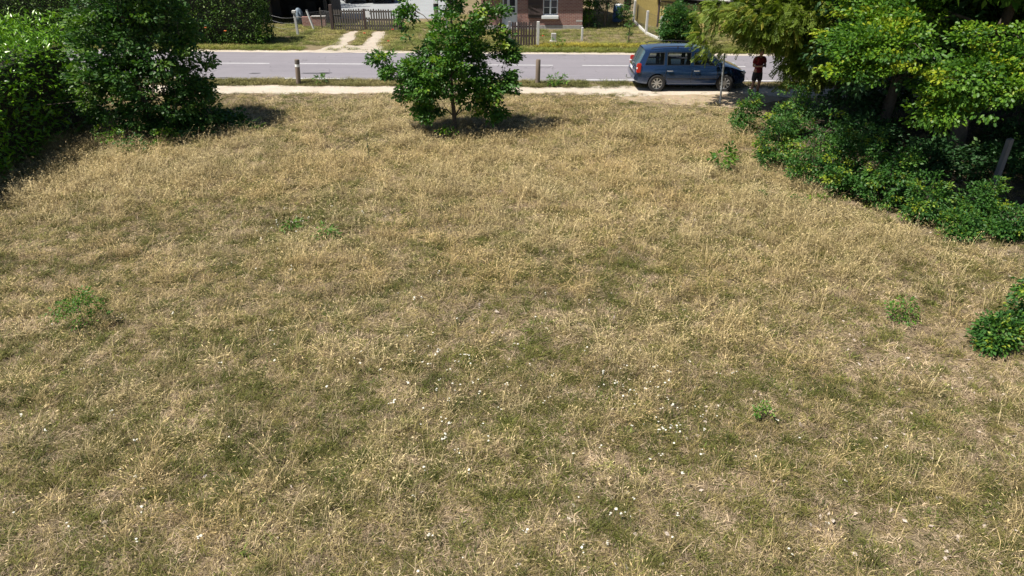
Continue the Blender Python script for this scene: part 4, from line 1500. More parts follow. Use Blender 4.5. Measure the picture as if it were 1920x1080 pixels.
# low brick wall remains and tarp behind that fence
x, y, _ = G(588, 50)
t = thing("low_brick_wall", (x, y, 0), "low broken brick wall behind the leaning white pipe post", "wall")
box("wall", M["brick"], t, -.6, .75, -.12, .12, -.05, .55)
box("coping_slab", M["old_concrete"], t, -.05, .78, -.15, .15, .553, .60, .01)
x, y, _ = G(563, 46)
t = thing("tarp_bundle", (x, y, 0), "blue-grey tarpaulin bundle standing beside the low brick wall", "tarp")
bm = bmesh.new()
bmesh.ops.create_icosphere(bm, subdivisions=3, radius=1)
for v in bm.verts:
    k = .85 + .3 * math.sin(v.co.x * 9 + v.co.z * 5) * math.cos(v.co.y * 8)
    v.co = Vector((v.co.x * .30 * k, v.co.y * .3 * k, (v.co.z * .5 + .45) if v.co.z > -.8 else 0))
obj("cover", bm, M["bluetarp"], t, 1.2)
tube("rope", M["concrete"], t, [(.33 * math.cos(a), .33 * math.sin(a), .45 + .03 * math.sin(3 * a)) for a in np.linspace(0, 6.28, 16)], .012, 5)

# ------------------------------------------------------------------ dark open shed behind the fence
x, y, _ = G(505, 44)
t = thing("open_shed", (x, y, 0), "black timber open shed behind the netting fence, left of the yard", "shed")
box("back_wall", M["shedwood"], t, -3.2, 3.7, 3.0, 3.12, 0, 2.6)
box("side_wall", M["shedwood"], t, -3.3, -3.2, 0, 3.1, 0, 2.5)
box("side_wall", M["shedwood"], t, 3.6, 3.7, .6, 3.0, 0, 2.5)
for px in (-3.1, .2, 3.5):
    box("timber_post", M["shedwood"], t, px - .08, px + .08, -.1, .06, -.05, 2.05)
box("beam", M["polewood"], t, -3.3, 3.75, -.14, .1, 2.05, 2.25, .01)
bm = bmesh.new()
bm_box(bm, -3.6, 3.95, -.7, 3.5, 0, .06, Matrix.Translation((0, 0, 2.32)) @ Matrix.Rotation(math.radians(7), 4, 'X'))
obj("roof", bm, M["tiles"], t)
for k in range(5):
    box("stored_board", M["shedwood"], t, -2.5 + k * 1.05, -1.9 + k * 1.05, 1.6 + .2 * k, 1.75 + .2 * k, 0, .7 + .25 * ((k * 7) % 3))

# leaning trunk by the shed, tree of the yard
b = G(612, 22)[:2]
tree("yard_tree", (b[0] - 1.0, b[1] + 1.2), [(0, 0, -.1), (.05, 0, 1.0), (.2, 0, 2.2), (.3, .1, 4), (.2, 0, 6)], [(-2.6, .5, 5, 1.6, 1.6, 1.0), (-2.0, .5, 6.2, 1.4, 1.4, .9)], 110, 22, "simple", .16, M["oak_dark"], "dark tree trunk between the open shed and the gravel yard", "tree", None, spray=.4, seed=401, r_base=.3)

# ------------------------------------------------------------------ brick house
hx0, hy = P_at(903, 55, 41.45)[0], 41.45
hx1 = P_at(1091, 55, 41.45)[0]
t = thing("brick_house", (0, hy, 0), "red brick house with white door, dark shutter and white window", "house")


def PX(px, py, yy=hy - .0): return P_at(px, py, yy)


dx0, dx1 = PX(941, 30)[0], PX(970, 30)[0]
wx0, wx1 = PX(1018, 20)[0], PX(1046, 20)[0]
wz0 = PX(1030, 29)[2]
D, HT = 7.0, 2.9
dz0, dz1, wz1 = .16, 2.2, 2.05
hb = .0
# front wall in pieces round the openings, butted end to end
for (a, c, z0, z1) in ((hx0, dx0, hb + .22, HT), (dx0, dx1, dz1, HT), (dx1, wx0, hb + .22, HT), (wx0, wx1, .22, wz0), (wx0, wx1, wz1, HT), (wx1, hx1, .22, HT)):
    box("wall", M["brick"], t, a, c, 0, .3, z0, z1)
box("wall", M["brick"], t, hx0, hx0 + .3, .3, D, .22, HT)
box("wall", M["brick"], t, hx1 - .3, hx1, .3, D, .22, HT)
box("wall", M["brick"], t, hx0 + .3, hx1 - .3, D - .3, D, .22, HT)
box("plinth", M["old_concrete"], t, hx0 - .03, dx0, -.03, D, -.1, .22)
box("plinth", M["old_concrete"], t, dx1, hx1 + .03, -.03, D, -.1, .22)
box("doorstep", M["concrete"], t, dx0 - .1, dx1 + .1, -.35, .12, -.05, dz0, .01)
for i, (px, py) in enumerate(((1086, 39),)):
    q = PX(px, py)
    box("quoin_stone", M["concrete"], t, hx1 - .36, hx1 + .004, -.006, .05, q[2] - .04, q[2] + .035)
bm = bmesh.new()
e = .4
vs = [bm.verts.new(p) for p in ((hx0 - e, -e, HT - .12), (hx1 + e, -e, HT - .12), (hx1 + e, D / 2, HT + 2.6), (hx0 - e, D / 2, HT + 2.6), (hx0 - e, D + e, HT - .12), (hx1 + e, D + e, HT - .12))]
bm.faces.new((vs[0], vs[1], vs[2], vs[3])); bm.faces.new((vs[3], vs[2], vs[5], vs[4]))
g = bmesh.ops.solidify(bm, geom=bm.faces[:], thickness=.12)
rf = obj("roof", bm, M["tiles"], t)
box("chimney", M["brick"], rf, 2.6, 3.2, D / 2 - .3, D / 2 + .3, HT + 2.0, HT + 3.5)
for xx in (hx0 + .15, hx1 - .15):
    bm = bmesh.new()
    v = [bm.verts.new(p) for p in ((xx, .02, HT), (xx, D - .02, HT), (xx, D / 2, HT + 2.5))]
    bm.faces.new(v)
    bmesh.ops.solidify(bm, geom=bm.faces[:], thickness=.2)
    obj("gable", bm, M["brick"], t)
# door: white frame, panelled leaf and fixed side leaf with small panes
df = bmesh.new()
bm_box(df, dx0, dx0 + .05, .1, .2, dz0, dz1); bm_box(df, dx1 - .06, dx1, .1, .2, dz0, dz1)
bm_box(df, dx0 + .05, dx1 - .06, .1, .2, dz1 - .06, dz1); bm_box(df, dx0 + .05, dx1 - .06, .1, .2, dz0, dz0 + .05)
dr = obj("door", df, M["whitepaint"], t)
xm = lerp(dx0, dx1, .42)
zs = PX(955, 25.5)[2]
zp = PX(955, 14)[2]
for a, c in ((dx0 + .05, xm), (xm + .004, dx1 - .06)):
    box("panel", M["whitepaint"], dr, a + .002, c - .002, .13, .17, dz0 + .052, zs, .004)
    box("panel", M["whitepaint"], dr, a + .09, c - .09, .122, .129, dz0 + .15, zs - .09, .003)
    box("pane", M["winglass"], dr, a + .07, c - .07, .15, .16, zs + .05, zp)
    box("pane", M["winglass"], dr, a + .07, c - .07, .15, .16, zp + .06, dz1 - .12)
    box("stile", M["whitepaint"], dr, a + .002, a + .068, .135, .175, zs + .002, dz1 - .062)
    box("stile", M["whitepaint"], dr, c - .068, c - .002, .135, .175, zs + .002, dz1 - .062)
    box("glazing_bar", M["whitepaint"], dr, a + .07, c - .07, .135, .175, zs + .002, zs + .048)
    box("glazing_bar", M["whitepaint"], dr, a + .07, c - .07, .135, .175, zp + .002, zp + .058)
    box("glazing_bar", M["whitepaint"], dr, a + .07, c - .07, .135, .175, dz1 - .118, dz1 - .064)
tube("handle", M["galv"], dr, [(xm + .06, .12, 1.1), (xm + .06, .09, 1.1), (xm + .16, .09, 1.1)], .012, 6)
# window
wf = bmesh.new()
bm_box(wf, wx0, wx0 + .06, .1, .17, wz0, wz1); bm_box(wf, wx1 - .06, wx1, .1, .17, wz0, wz1)
bm_box(wf, wx0 + .06, wx1 - .06, .1, .17, wz0, wz0 + .07); bm_box(wf, wx0 + .06, wx1 - .06, .1, .17, wz1 - .06, wz1)
wxm = (wx0 + wx1) / 2
bm_box(wf, wxm - .045, wxm + .045, .095, .165, wz0 + .07, wz1 - .06)
wn_ = obj("window", wf, M["whitepaint"], t)
zb = PX(1030, 14.5)[2]
for a, c in ((wx0 + .06, wxm - .045), (wxm + .045, wx1 - .06)):
    for z0, z1 in ((wz0 + .07, zb - .012), (zb + .012, zb + .38), (zb + .405, wz1 - .06)):
        box("pane", M["winglass"], wn_, a, c, .135, .142, z0, z1)
    for z in (zb, zb + .392):
        box("glazing_bar", M["whitepaint"], wn_, a + .001, c - .001, .12, .16, z - .012, z + .012)
box("sill", M["whitepaint"], wn_, wx0 - .07, wx1 + .04, -.14, .099, wz0 - .17, wz0, .012)
# open shutter against the wall, boards with rails and a brace
sx0, sx1 = PX(990, 20)[0], wx0 - .02
sh = box("shutter", M["darkwood"], t, sx0, sx1, -.045, -.02, wz0 - .15, wz1)
nb = 7
for k in range(nb):
    w = (sx1 - sx0) / nb
    box("board", M["darkwood"], sh, sx0 + k * w + .006, sx0 + (k + 1) * w - .006, -.057, -.0455, wz0 - .145, wz1 - .005, .003)
for z in (PX(1000, 26)[2], PX(1000, 9)[2], 1.85):
    box("rail", M["darkwood"], sh, sx0 + .004, sx1 - .004, -.085, -.058, z - .05, z + .05, .004)
bm = bmesh.new()
za, zc = PX(1000, 24)[2], PX(1000, 11)[2]
bm_box(bm, -.45, .45, -.082, -.0585, -.04, .04, Matrix.Translation(((sx0 + sx1) / 2, 0, (za + zc) / 2)) @ Matrix.Rotation(math.atan2(zc - za, sx1 - sx0 - .1) * 1.0, 4, 'Y'))
obj("brace", bm, M["darkwood"], sh)
box("room_back", M["black"], t, wx0 - .1, wx1 + .1, .5, .52, .4, 2.3)

# small tree before the house door
b = G(937, 58)[:2]
tree("garden_tree", b, [(0, 0, -.1), (.03, 0, .7), (.1, .02, 1.4), (.15, 0, 2.4)], [(.2, 0, 1.95, 1.0, .8, .40), (.5, 0, 1.65, .75, .6, .2), (.1, 0, 2.6, 1.0, .9, .5), (-.2, 0, 1.6, .5, .5, .22)], 44, 12, "simple", .09, M["locust"], "small yellow-green tree before the white house door", "tree", None, spray=.2, seed=411, r_base=.09)
# ivy-clad shrub and dark bush at the house corner
b = G(1103, 52)[:2]
tree("corner_shrub", b, [(0, 0, -.05), (0, 0, .8), (.05, 0, 1.6), (0, 0, 2.6)], [(-.1, 0, .9, .30, .3, .8), (-.15, 0, 1.9, .6, .5, .7), (.1, .1, 2.6, .7, .6, .5)], 150, 15, "simple", .10, M["oak_lime"], "bright green climbing shrub at the right corner of the brick house", "shrub", None, spray=.17, seed=412, r_base=.06, crown_name="foliage", trunk_name="stems")
b = G(1132, 54)[:2]
tree("dark_bush", (b[0] + .1, b[1] + .5), [(0, 0, -.05), (0, 0, .6), (.05, 0, 1.4), (0, 0, 2.3)], [(0, 0, .40, .85, .6, .40), (-.1, .1, 1.4, .85, .6, .7), (0, .2, 2.2, 1.1, .8, .6)], 230, 16, "simple", .11, M["oak_dark"], "dark bush between the house corner and the blue barrel", "shrub", None, spray=.2, seed=413, r_base=.06, crown_name="foliage", trunk_name="stems")
b = G(1170, 44)[:2]
tree("dark_bush", (b[0], b[1] + .2), [(0, 0, -.05), (0, 0, .5), (0, 0, 1.0)], [(0, 0, .5, .42, .4, .45)], 60, 14, "simple", .10, M["bushleaf"], "low bush just right of the blue barrel", "shrub", None, spray=.16, seed=414, r_base=.03, crown_name="foliage", trunk_name="stems")
b = G(1278, 86)[:2]
tree("round_bush", (b[0], b[1] + .75), [(0, 0, -.05), (0, 0, .6), (0, 0, 1.2), (0, 0, 1.7)], [(0, 0, .85, .95, .85, .75), (-.1, 0, 1.45, .75, .7, .45), (-.55, -.1, .55, .5, .5, .4), (.5, 0, .5, .6, .6, .4)], 430, 26, "simple", .11, M["bushleaf"], "dense rounded green bush before the tan barn, behind the car", "shrub", None, spray=.19, seed=415, r_base=.06, gap=.2, lvc=.4, crown_name="foliage", trunk_name="stems")

# blue barrel in the yard right of the house
x, y, _ = G(1157, 41)
t = thing("barrel", (x, y, 0), "blue plastic barrel with a white lid right of the brick house", "barrel")
bm = bmesh.new()
bm_tube(bm, [(0, 0, 0), (0, 0, .06), (0, 0, .28), (0, 0, .30), (0, 0, .34), (0, 0, .36), (0, 0, .62), (0, 0, .64), (0, 0, .68), (0, 0, .70), (0, 0, .9), (0, 0, .95)], [.26, .28, .29, .31, .31, .29, .29, .31, .31, .29, .28, .25], 16)
obj("body", bm, M["bluebarrel"], t, .6)
tube("lid", M["whitepaint"], t, [(0, 0, .952), (0, 0, 1.0)], [.27, .26], 16)
x, y, _ = G(1140, 42)
t = thing("bird_table", (x, y + .6, 0), "pale bird table among the dark bush by the house", "bird table")
tube("post", M["greywood"], t, [(0, 0, -.1), (0, 0, 1.1)], .035, 8)
box("tray", M["greywood"], t, -.22, .22, -.18, .18, 1.1, 1.14, .006)
bm = bmesh.new()
for s in (-1, 1):
    bm_box(bm, -.26, .26, 0, .26, 0, .02, Matrix.Translation((0, 0, 1.5)) @ Matrix.Rotation(0 if s > 0 else math.pi, 4, 'Z') @ Matrix.Rotation(math.radians(-32), 4, 'X'))
obj("roof", bm, M["greymetal"], t)
for sx in (-.18, .18):
    tube("upright", M["greywood"], t, [(sx, 0, 1.14), (sx, 0, 1.48)], .015, 6)

# ------------------------------------------------------------------ tan barn and the building behind
c0 = np.array(P_at(1232, 52, 42.2)); c1 = np.array(P_at(1345, 60, 40.2)); cl = np.array(P_at(1186, 40, 44.6))
t = thing("tan_barn", (c0[0], c0[1], 0), "low tan barn with ribbed sheet wall behind the round bush", "barn")


def ribbed(name, A, B, z0, z1, pitch, depth, mat, parent):
    A, B = Vector((A[0], A[1], 0)), Vector((B[0], B[1], 0))
    d = B - A
    L = d.length
    d.normalize()
    nrm = Vector((d.y, -d.x, 0))
    bm = bmesh.new()
    prof = []
    k = 0
    n = int(L / pitch)
    for i in range(n):
        s = i * pitch
        prof += [(s, 0), (s + pitch * .42, 0), (s + pitch * .52, depth), (s + pitch * .90, depth)]
    prof.append((L, 0))
    a = [bm.verts.new(A + d * s + nrm * o + Vector((0, 0, z0))) for s, o in prof]
    b_ = [bm.verts.new(A + d * s + nrm * o + Vector((0, 0, z1))) for s, o in prof]
    for i in range(len(prof) - 1):
        bm.faces.new((a[i], a[i + 1], b_[i + 1], b_[i]))
    return obj(name, bm, mat, parent)


o0 = (0, 0); o1 = (c1 - c0)[:2]; ol = (cl - c0)[:2]
wd = Vector((o1[0], o1[1], 0)).normalized()
back = Vector((-wd.y, wd.x, 0))
ribbed("ribbed_wall", o0, o1 + np.array([wd.x, wd.y]) * 3.5, 0, 1.38, .19, .05, M["tin"], t)
bm = bmesh.new()
ld = Vector((ol[0], ol[1], 0)); n_ = Vector((ld.y, -ld.x, 0)).normalized()
vs = [(0, 0, 0), ld, ld + Vector((0, 0, 2.6)), Vector((0, 0, 2.6))]
f = bm.faces.new([bm.verts.new(Vector(v)) for v in vs])
bmesh.ops.solidify(bm, geom=[f], thickness=.05)
obj("plain_wall", bm, M["tin_panel"], t)
q = Vector((o1[0], o1[1], 0)) + wd * 3.5
Mx = Matrix.Rotation(math.atan2(wd.y, wd.x), 4, 'Z')
Lw = q.length
box("corner_post", M["darkwood"], t, -.02, .06, -.09, -.055, 0, 2.55, 0, Mx)
box("recess_back", M["shedwood"], t, .1, Lw, .45, .5, 1.2, 2.6, 0, Mx)
box("sill_beam", M["darkwood"], t, .07, Lw, -.01, .12, 1.385, 1.44, 0, Mx)
for k in range(4):
    box("strut", M["darkwood"], t, .5 + k * 1.7, .6 + k * 1.7, .02, .12, 1.442, 2.2, 0, Mx)
box("plain_wall", M["tin_panel"], t, .07, .95, -.02, .04, 1.445, 2.3, 0, Mx)
box("fascia", M["greywood"], t, .95, Lw + .3, -.32, -.28, 1.66, 1.72, 0, Mx)
bm = bmesh.new()
bm_box(bm, -.3, Lw + .3, -.30, 5.0, 0, .05, Mx @ Matrix.Translation((0, 0, 1.73)) @ Matrix.Rotation(math.radians(14), 4, 'X'))
obj("roof", bm, M["old_concrete"], t)
# rendered outbuilding farther back
a = P_at(1148, 20, 49.0); c = P_at(1186, 20, 49.0)
t = thing("outbuilding", (a[0], 49.0, 0), "cream rendered outbuilding far behind, between house and barn", "building")
box("wall", M["plaster"], t, -1.2, .75, 0, 4, 0, 2.6)
box("door", M["darkwood"], t, .752, 1.25, .1, .2, 0, 2.1)
box("wall", M["plaster"], t, 1.252, 4.0, 0, 4, 0, 2.6)
box("lintel", M["plaster"], t, .752, 1.25, 0, 4, 2.102, 2.6)
bm = bmesh.new()
bm_box(bm, -1.5, 4.3, -.4, 4.4, 0, .1, Matrix.Translation((0, 0, 2.65)) @ Matrix.Rotation(math.radians(9), 4, 'X'))
obj("roof", bm, M["tiles"], t)
b = P_at(1180, 10, 47.5)
tree("climber", (b[0], 47.6), [(0, 0, -.05), (0, 0, 1.0), (0, 0, 2.2)], [(0, 0, 1.2, .3, .3, 1.1)], 60, 14, "simple", .10, M["oak_dark"], "dark climbing plant against the outbuilding beside the barn", "plant", None, spray=.16, seed=421, r_base=.04, crown_name="foliage", trunk_name="stem")

# poppies at the hedge foot and by the gate
PO = [(385, 53, "orange", "orange poppy high on the left foot of the tall hedge"), (422, 59, "orange", "orange poppy in the middle foot of the tall hedge"), (683, 63, "red", "red poppy between the wheel tracks before the driveway gate"), (736, 56, "red", "red poppy at the right post of the driveway gate"), (728, 78, "red", "red poppy in dry grass right of the driveway"), (1018, 68, "red", "red poppy in the garden right of the small gate")]
for i, (px, py, c, lab) in enumerate(PO):
    h = .55 if c == "orange" else .35
    yy = 36.55 if c == "orange" else G(px, py, h)[1]
    p = P_at(px, py, yy)
    t = thing("poppy", (p[0], yy, 0), lab, "flower", "poppies across the road")
    tube("stem", M["stem"], t, [(0, 0, -.02), (.02, 0, p[2] * .5), (0, 0, p[2])], .006, 5)
    bm = bmesh.new()
    cv = bm.verts.new((0, 0, p[2]))
    ring = [bm.verts.new((.065 * (1 + .15 * math.sin(3 * a + i)) * math.cos(a), .065 * math.sin(a), p[2] + .04 + .02 * math.sin(4 * a))) for a in np.linspace(0, 2 * math.pi, 12, endpoint=False)]
    for k in range(12): bm.faces.new((cv, ring[k], ring[(k + 1) % 12]))
    obj("petals", bm, M["flower_" + c], t, 1.2)


# ------------------------------------------------------------------ cars
M["carpaint"] = plain("sky_tinted_grey_paint", (0.022, 0.055, 0.145), 0.18, 0.62, 0.5, 1.0)  # grey car paint; the blue in it stands in for reflected sky
M["carblack"] = plain("black_car_paint", (0.008, 0.009, 0.012), 0.25, 0.0, 0.5, 0.8)
M["carnavy"] = plain("dark_blue_car_paint", (0.008, 0.012, 0.03), 0.25, 0.0, 0.5, 0.8)
M["carglass"] = glass_mat("tinted_car_glass", (0.55, 0.60, 0.60), 0.72)
M["rearglass"] = glass_mat("sky_teal_rear_glass", (0.30, 0.36, 0.37), 0.2)
M["rearglass"].node_tree.nodes["Principled BSDF"].inputs["Base Color"].default_value = (0.16, 0.25, 0.28, 1)  # teal base colour stands in for sky reflected in the rear window
M["rearglass"].node_tree.nodes["Principled BSDF"].inputs["Metallic"].default_value = 0.6
M["tyre"] = plain("tyre_rubber", (0.022, 0.022, 0.024), 0.8)
M["alloy"] = plain("silver_alloy", (0.55, 0.56, 0.58), 0.3, 0.7)
M["trim"] = plain("black_trim", (0.02, 0.02, 0.022), 0.55)
M["seat"] = mottled("dark_seat_cloth", (0.02, 0.02, 0.023), (0.045, 0.045, 0.05), 12, .9, .2)
M["redlamp"] = plain("red_lamp_glass", (0.55, 0.025, 0.015), 0.15, 0, .6, .5)
M["clearlamp"] = plain("clear_lamp_glass", (0.72, 0.74, 0.76), 0.12, 0.2, .6, .5)
M["plateblue"] = plain("plate_blue", (0.02, 0.06, 0.4), 0.4)


def loft(stations, mat, name, parent, smooth=.55):
    bm = bmesh.new()
    rings = [[bm.verts.new(p) for p in s] for s in stations]
    m = len(rings[0])
    for a, c in zip(rings[:-1], rings[1:]):
        for k in range(m):
            bm.faces.new((a[k], a[(k + 1) % m], c[(k + 1) % m], c[k]))
    bm.faces.new(rings[0][::-1]); bm.faces.new(rings[-1])
    bmesh.ops.recalc_face_normals(bm, faces=bm.faces[:])
    return obj(name, bm, mat, parent, smooth)


WX = (-1.33, 1.35)      # rear and front axle
WR = .325


def car(name, loc, rz, paint, label, steer=0.0, detail=True):
    t = thing(name, loc, label, "car", None, rz)
    # lower body: cross-sections along the length
    S = [  # x, half width, bottom z, belt z
        (-2.20, .60, .46, .70), (-2.19, .70, .40, .80), (-2.13, .78, .34, .93), (-2.02, .84, .31, .97), (-1.85, .865, .29, .985), (-1.5, .885, .26, .985), (-1.0, .895, .24, .975), (-.4, .895, .23, .96), (.3, .895, .23, .94),
        (.8, .895, .23, .93), (1.12, .89, .24, .96), (1.35, .885, .25, .955), (1.6, .875, .26, .90), (1.82, .85, .27, .835), (2.00, .80, .28, .765), (2.12, .72, .30, .69), (2.19, .60, .34, .60), (2.21, .48, .40, .54)]
    st = []
    for x, w, zb, zt in S:
        h = zt - zb
        half = [(w * .55, zb), (w * .90, zb + .015), (w * .985, zb + .10 * min(1, h / .6)), (w, zb + h * .38), (w * .995, zb + h * .62), (w * .965, zb + h * .86), (w * .925, zt - .01), (w * .86, zt + .005), (w * .5, zt + .03)]
        ring = [(x, -a, z) for a, z in half] + [(x, a, z) for a, z in half[::-1]]
        st.append(ring)
    body = loft(st, paint, "body", t)
    # wheel housings cut out of the sides
    cut = bmesh.new()
    for wx in WX:
        for s in (-1, 1):
            bmesh.ops.create_cone(cut, cap_ends=True, segments=28, radius1=WR + .055, radius2=WR + .055, depth=.5, matrix=Matrix.Translation((wx, s * .83, WR)) @ Matrix.Rotation(math.pi / 2, 4, 'X'))
    cme = bpy.data.meshes.new("wheel_cut"); cut.to_mesh(cme); cut.free()
    co = bpy.data.objects.new("wheel_cut", cme); COL.objects.link(co)
    co.parent = t
    bpy.context.view_layer.update()
    md = body.modifiers.new("arches", 'BOOLEAN'); md.object = co; md.operation = 'DIFFERENCE'; md.solver = 'EXACT'
    dg = bpy.context.evaluated_depsgraph_get(); dg.update()
    nm = bpy.data.meshes.new_from_object(body.evaluated_get(dg))
    body.modifiers.clear(); body.data = nm; nm.name = "body"
    if not nm.materials: nm.materials.append(paint)
    bpy.data.objects.remove(co)
    # greenhouse
    zb_, zr = .975, 1.50
    def bw(x): return .815 if x > -1.7 else .815 - .10 * (-1.7 - x) / .4
    cols = [(-2.10, -1.84), (-1.86, -1.66), (-1.10, -1.08), (-.99, -.99), (-.07, -.06), (.05, .05), (.93, .40), (1.30, .62)]
    def sp(c, tt, s, inset=0.0):
        xb, xr = c
        zr_ = zr - .03 * max(0, (-xr - 1.2)) - .05 * max(0, xr - .0)
        w0, w1 = bw(xb) - (.10 if xb > 1.2 else 0), .655 - (.02 if xr < -1.7 else 0)
        return Vector((lerp(xb, xr, tt), s * (lerp(w0, w1, tt) - inset), lerp(zb_ - .02 - (.02 if xb > .9 else 0), zr_, tt)))
    pil = bmesh.new()
    for s in (-1, 1):
        for i in range(7):
            a, c = cols[i], cols[i + 1]
            win = i in (1, 3, 5)
            bands = [(0, .08), (.92, 1.0)] if win else [(0, 1.0)]
            for (t0, t1) in bands:
                pil.faces.new([pil.verts.new(p) for p in (sp(a, t0, s), sp(c, t0, s), sp(c, t1, s), sp(a, t1, s))])
            if win:
                g = bmesh.new()
                g.faces.new([g.verts.new(p) for p in (sp(a, .08, s, .012), sp(c, .08, s, .012), sp(c, .92, s, .012), sp(a, .92, s, .012))])
                obj("side_window", g, M["carglass"], t)
                # dark seal round the pane
                fr = bmesh.new()
                o_ = [sp(a, .08, s, -.002), sp(c, .08, s, -.002), sp(c, .92, s, -.002), sp(a, .92, s, -.002)]
                ce = sum(o_, Vector()) / 4
                n_in = [v + (ce - v).normalized() * .028 for v in o_]
                for k in range(4):
                    fr.faces.new([fr.verts.new(p) for p in (o_[k], o_[(k + 1) % 4], n_in[(k + 1) % 4], n_in[k])])
                obj("window_seal", fr, M["trim"], t)
    bmesh.ops.remove_doubles(pil, verts=pil.verts[:], dist=1e-4)
    bmesh.ops.recalc_face_normals(pil, faces=pil.faces[:])
    obj("pillars", pil, paint, t)
    for (c, nm_, mm, ext) in ((cols[0], "rear_window", M["rearglass"], -1), (cols[7], "windscreen", M["carglass"], 1)):
        L0, R0, L1, R1 = sp(c, .0, -1), sp(c, .0, 1), sp(c, 1, -1), sp(c, 1, 1)
        g = bmesh.new()
        n = 8
        rows = []
        for k in range(n + 1):
            f = k / n
            bul = .06 * math.sin(math.pi * f) * ext
            rows.append((g.verts.new(L0.lerp(R0, f) + Vector((bul, 0, 0))), g.verts.new(L1.lerp(R1, f) + Vector((bul * .8, 0, .045 * math.sin(math.pi * f))))))
        for p, q in zip(rows[:-1], rows[1:]):
            g.faces.new((p[0], q[0], q[1], p[1]))
        obj(nm_, g, mm, t, 1.0)
    # roof with rounded shoulders
    rb = bmesh.new()
    xsr = [-1.86, -1.74, -1.5, -1.1, -.6, -.1, .3, .5, .64]
    rows = []
    for x in xsr:
        zed = zr - .03 * max(0, (-x - 1.2)) - .05 * max(0, x)
        cr = .13 * (1 - ((x + .55) / 1.5) ** 2 * .75)
        cr = max(.035, cr)
        w = .655 - (.02 if x < -1.7 else 0)
        prof = [(-1, 0), (-.96, .45), (-.86, .72), (-.6, .90), (-.3, .98), (0, 1), (.3, .98), (.6, .90), (.86, .72), (.96, .45), (1, 0)]
        rows.append([rb.verts.new((x, w * a, zed + cr * h)) for a, h in prof])
    for a, c in zip(rows[:-1], rows[1:]):
        for k in range(10):
            rb.faces.new((a[k], c[k], c[k + 1], a[k + 1]))
    bmesh.ops.recalc_face_normals(rb, faces=rb.faces[:])
    rf = obj("roof", rb, paint, t, .9)
    for s in (-1, 1):
        pts = [(-1.62, s * .60, 1.575), (-1.5, s * .60, 1.635), (-.6, s * .60, 1.672), (.1, s * .60, 1.635), (.30, s * .60, 1.56)]
        tube("roof_rail", M["trim"], rf, pts, .016, 6)
        tube("rail_foot", M["trim"], rf, [(-.6, s * .60, 1.56), (-.6, s * .60, 1.665)], .02, 6)
    # floor, seats and dashboard seen through the glass
    box("cabin_floor", M["trim"], t, -2.0, 1.2, -.78, .78, .86, .89)
    for sx, sy in ((-.85, -.42), (-.85, .0), (-.85, .42), (.22, -.38), (.22, .38)):
        b_ = bmesh.new()
        bm_box(b_, -.09, .09, -.21, .21, 0, .42, Matrix.Translation((sx, sy, .86)) @ Matrix.Rotation(-.18, 4, 'Y'))
        bm_box(b_, -.06, .06, -.13, .13, .43, .60, Matrix.Translation((sx - .02, sy, .86)) @ Matrix.Rotation(-.18, 4, 'Y'))
        bmesh.ops.bevel(b_, geom=b_.edges[:], offset=.045, segments=2, affect='EDGES')
        obj("seat", b_, M["seat"], t, .9)
    box("dashboard", M["trim"], t, .75, 1.28, -.70, .70, .89, 1.0, .03)
    bm = bmesh.new()
    bmesh.ops.create_circle(bm, segments=4, radius=.001)
    bm.clear()
    bm_tube(bm, [Vector((.62, .38, 1.02)) + Vector((-.08 * math.sin(a), .18 * math.cos(a), .16 * math.sin(a))) for a in np.linspace(0, 2 * math.pi, 17)], .015, 6, False)
    obj("steering_wheel", bm, M["trim"], t, 1)
    # wheels
    for wx in WX:
        for s in (-1, 1):
            w = bpy.data.objects.new("wheel", None)
            COL.objects.link(w); w.parent = t
            w.location = (wx, s * .79, WR)
            w.rotation_euler = (0, 0, steer if wx > 0 else 0)
            bm = bmesh.new()
            prof = [(.205, -.09), (.25, -.10), (.30, -.098), (.322, -.07), (.325, 0), (.322, .07), (.30, .098), (.25, .10), (.205, .09)]
            n = 32
            rg = [[bm.verts.new((r_ * math.cos(2 * math.pi * k / n), o_, r_ * math.sin(2 * math.pi * k / n))) for r_, o_ in prof] for k in range(n)]
            for k in range(n):
                for q in range(len(prof) - 1):
                    bm.faces.new((rg[k][q], rg[k][q + 1], rg[(k + 1) % n][q + 1], rg[(k + 1) % n][q]))
            bmesh.ops.recalc_face_normals(bm, faces=bm.faces[:])
            obj("tyre", bm, M["tyre"], w, .6)
            bm = bmesh.new()
            bmesh.ops.create_cone(bm, cap_ends=True, segments=28, radius1=.205, radius2=.205, depth=.10, matrix=Matrix.Rotation(math.pi / 2, 4, 'X'))
            obj("brake_disc", bm, M["trim"], w, .6)
            bm = bmesh.new()
            f = s * .085
            ns = 8
            for k in range(ns):
                a = 2 * math.pi * k / ns
                Mr = Matrix.Rotation(a, 4, 'Y')
                y0, y1 = sorted((f - s * .03, f))
                bm_box(bm, .03, .205, y0, y1, -.022, .022, Mr)
            y0, y1 = f - s * .03, f + s * .006
            bm_tube(bm, [(0, y0, 0), (0, y1, 0)], .055, 14)
            rr = []
            for k in range(28):
                a = 2 * math.pi * k / 28
                rr.append([bm.verts.new((r_ * math.cos(a), y_, r_ * math.sin(a))) for r_, y_ in ((.222, f - s * .02), (.222, f + s * .008), (.196, f + s * .002), (.196, f - s * .02))])
            for k in range(28):
                for q in range(4):
                    bm.faces.new((rr[k][q], rr[k][(q + 1) % 4], rr[(k + 1) % 28][(q + 1) % 4], rr[(k + 1) % 28][q]))
            bmesh.ops.recalc_face_normals(bm, faces=bm.faces[:])
            obj("rim", bm, M["alloy"], w)
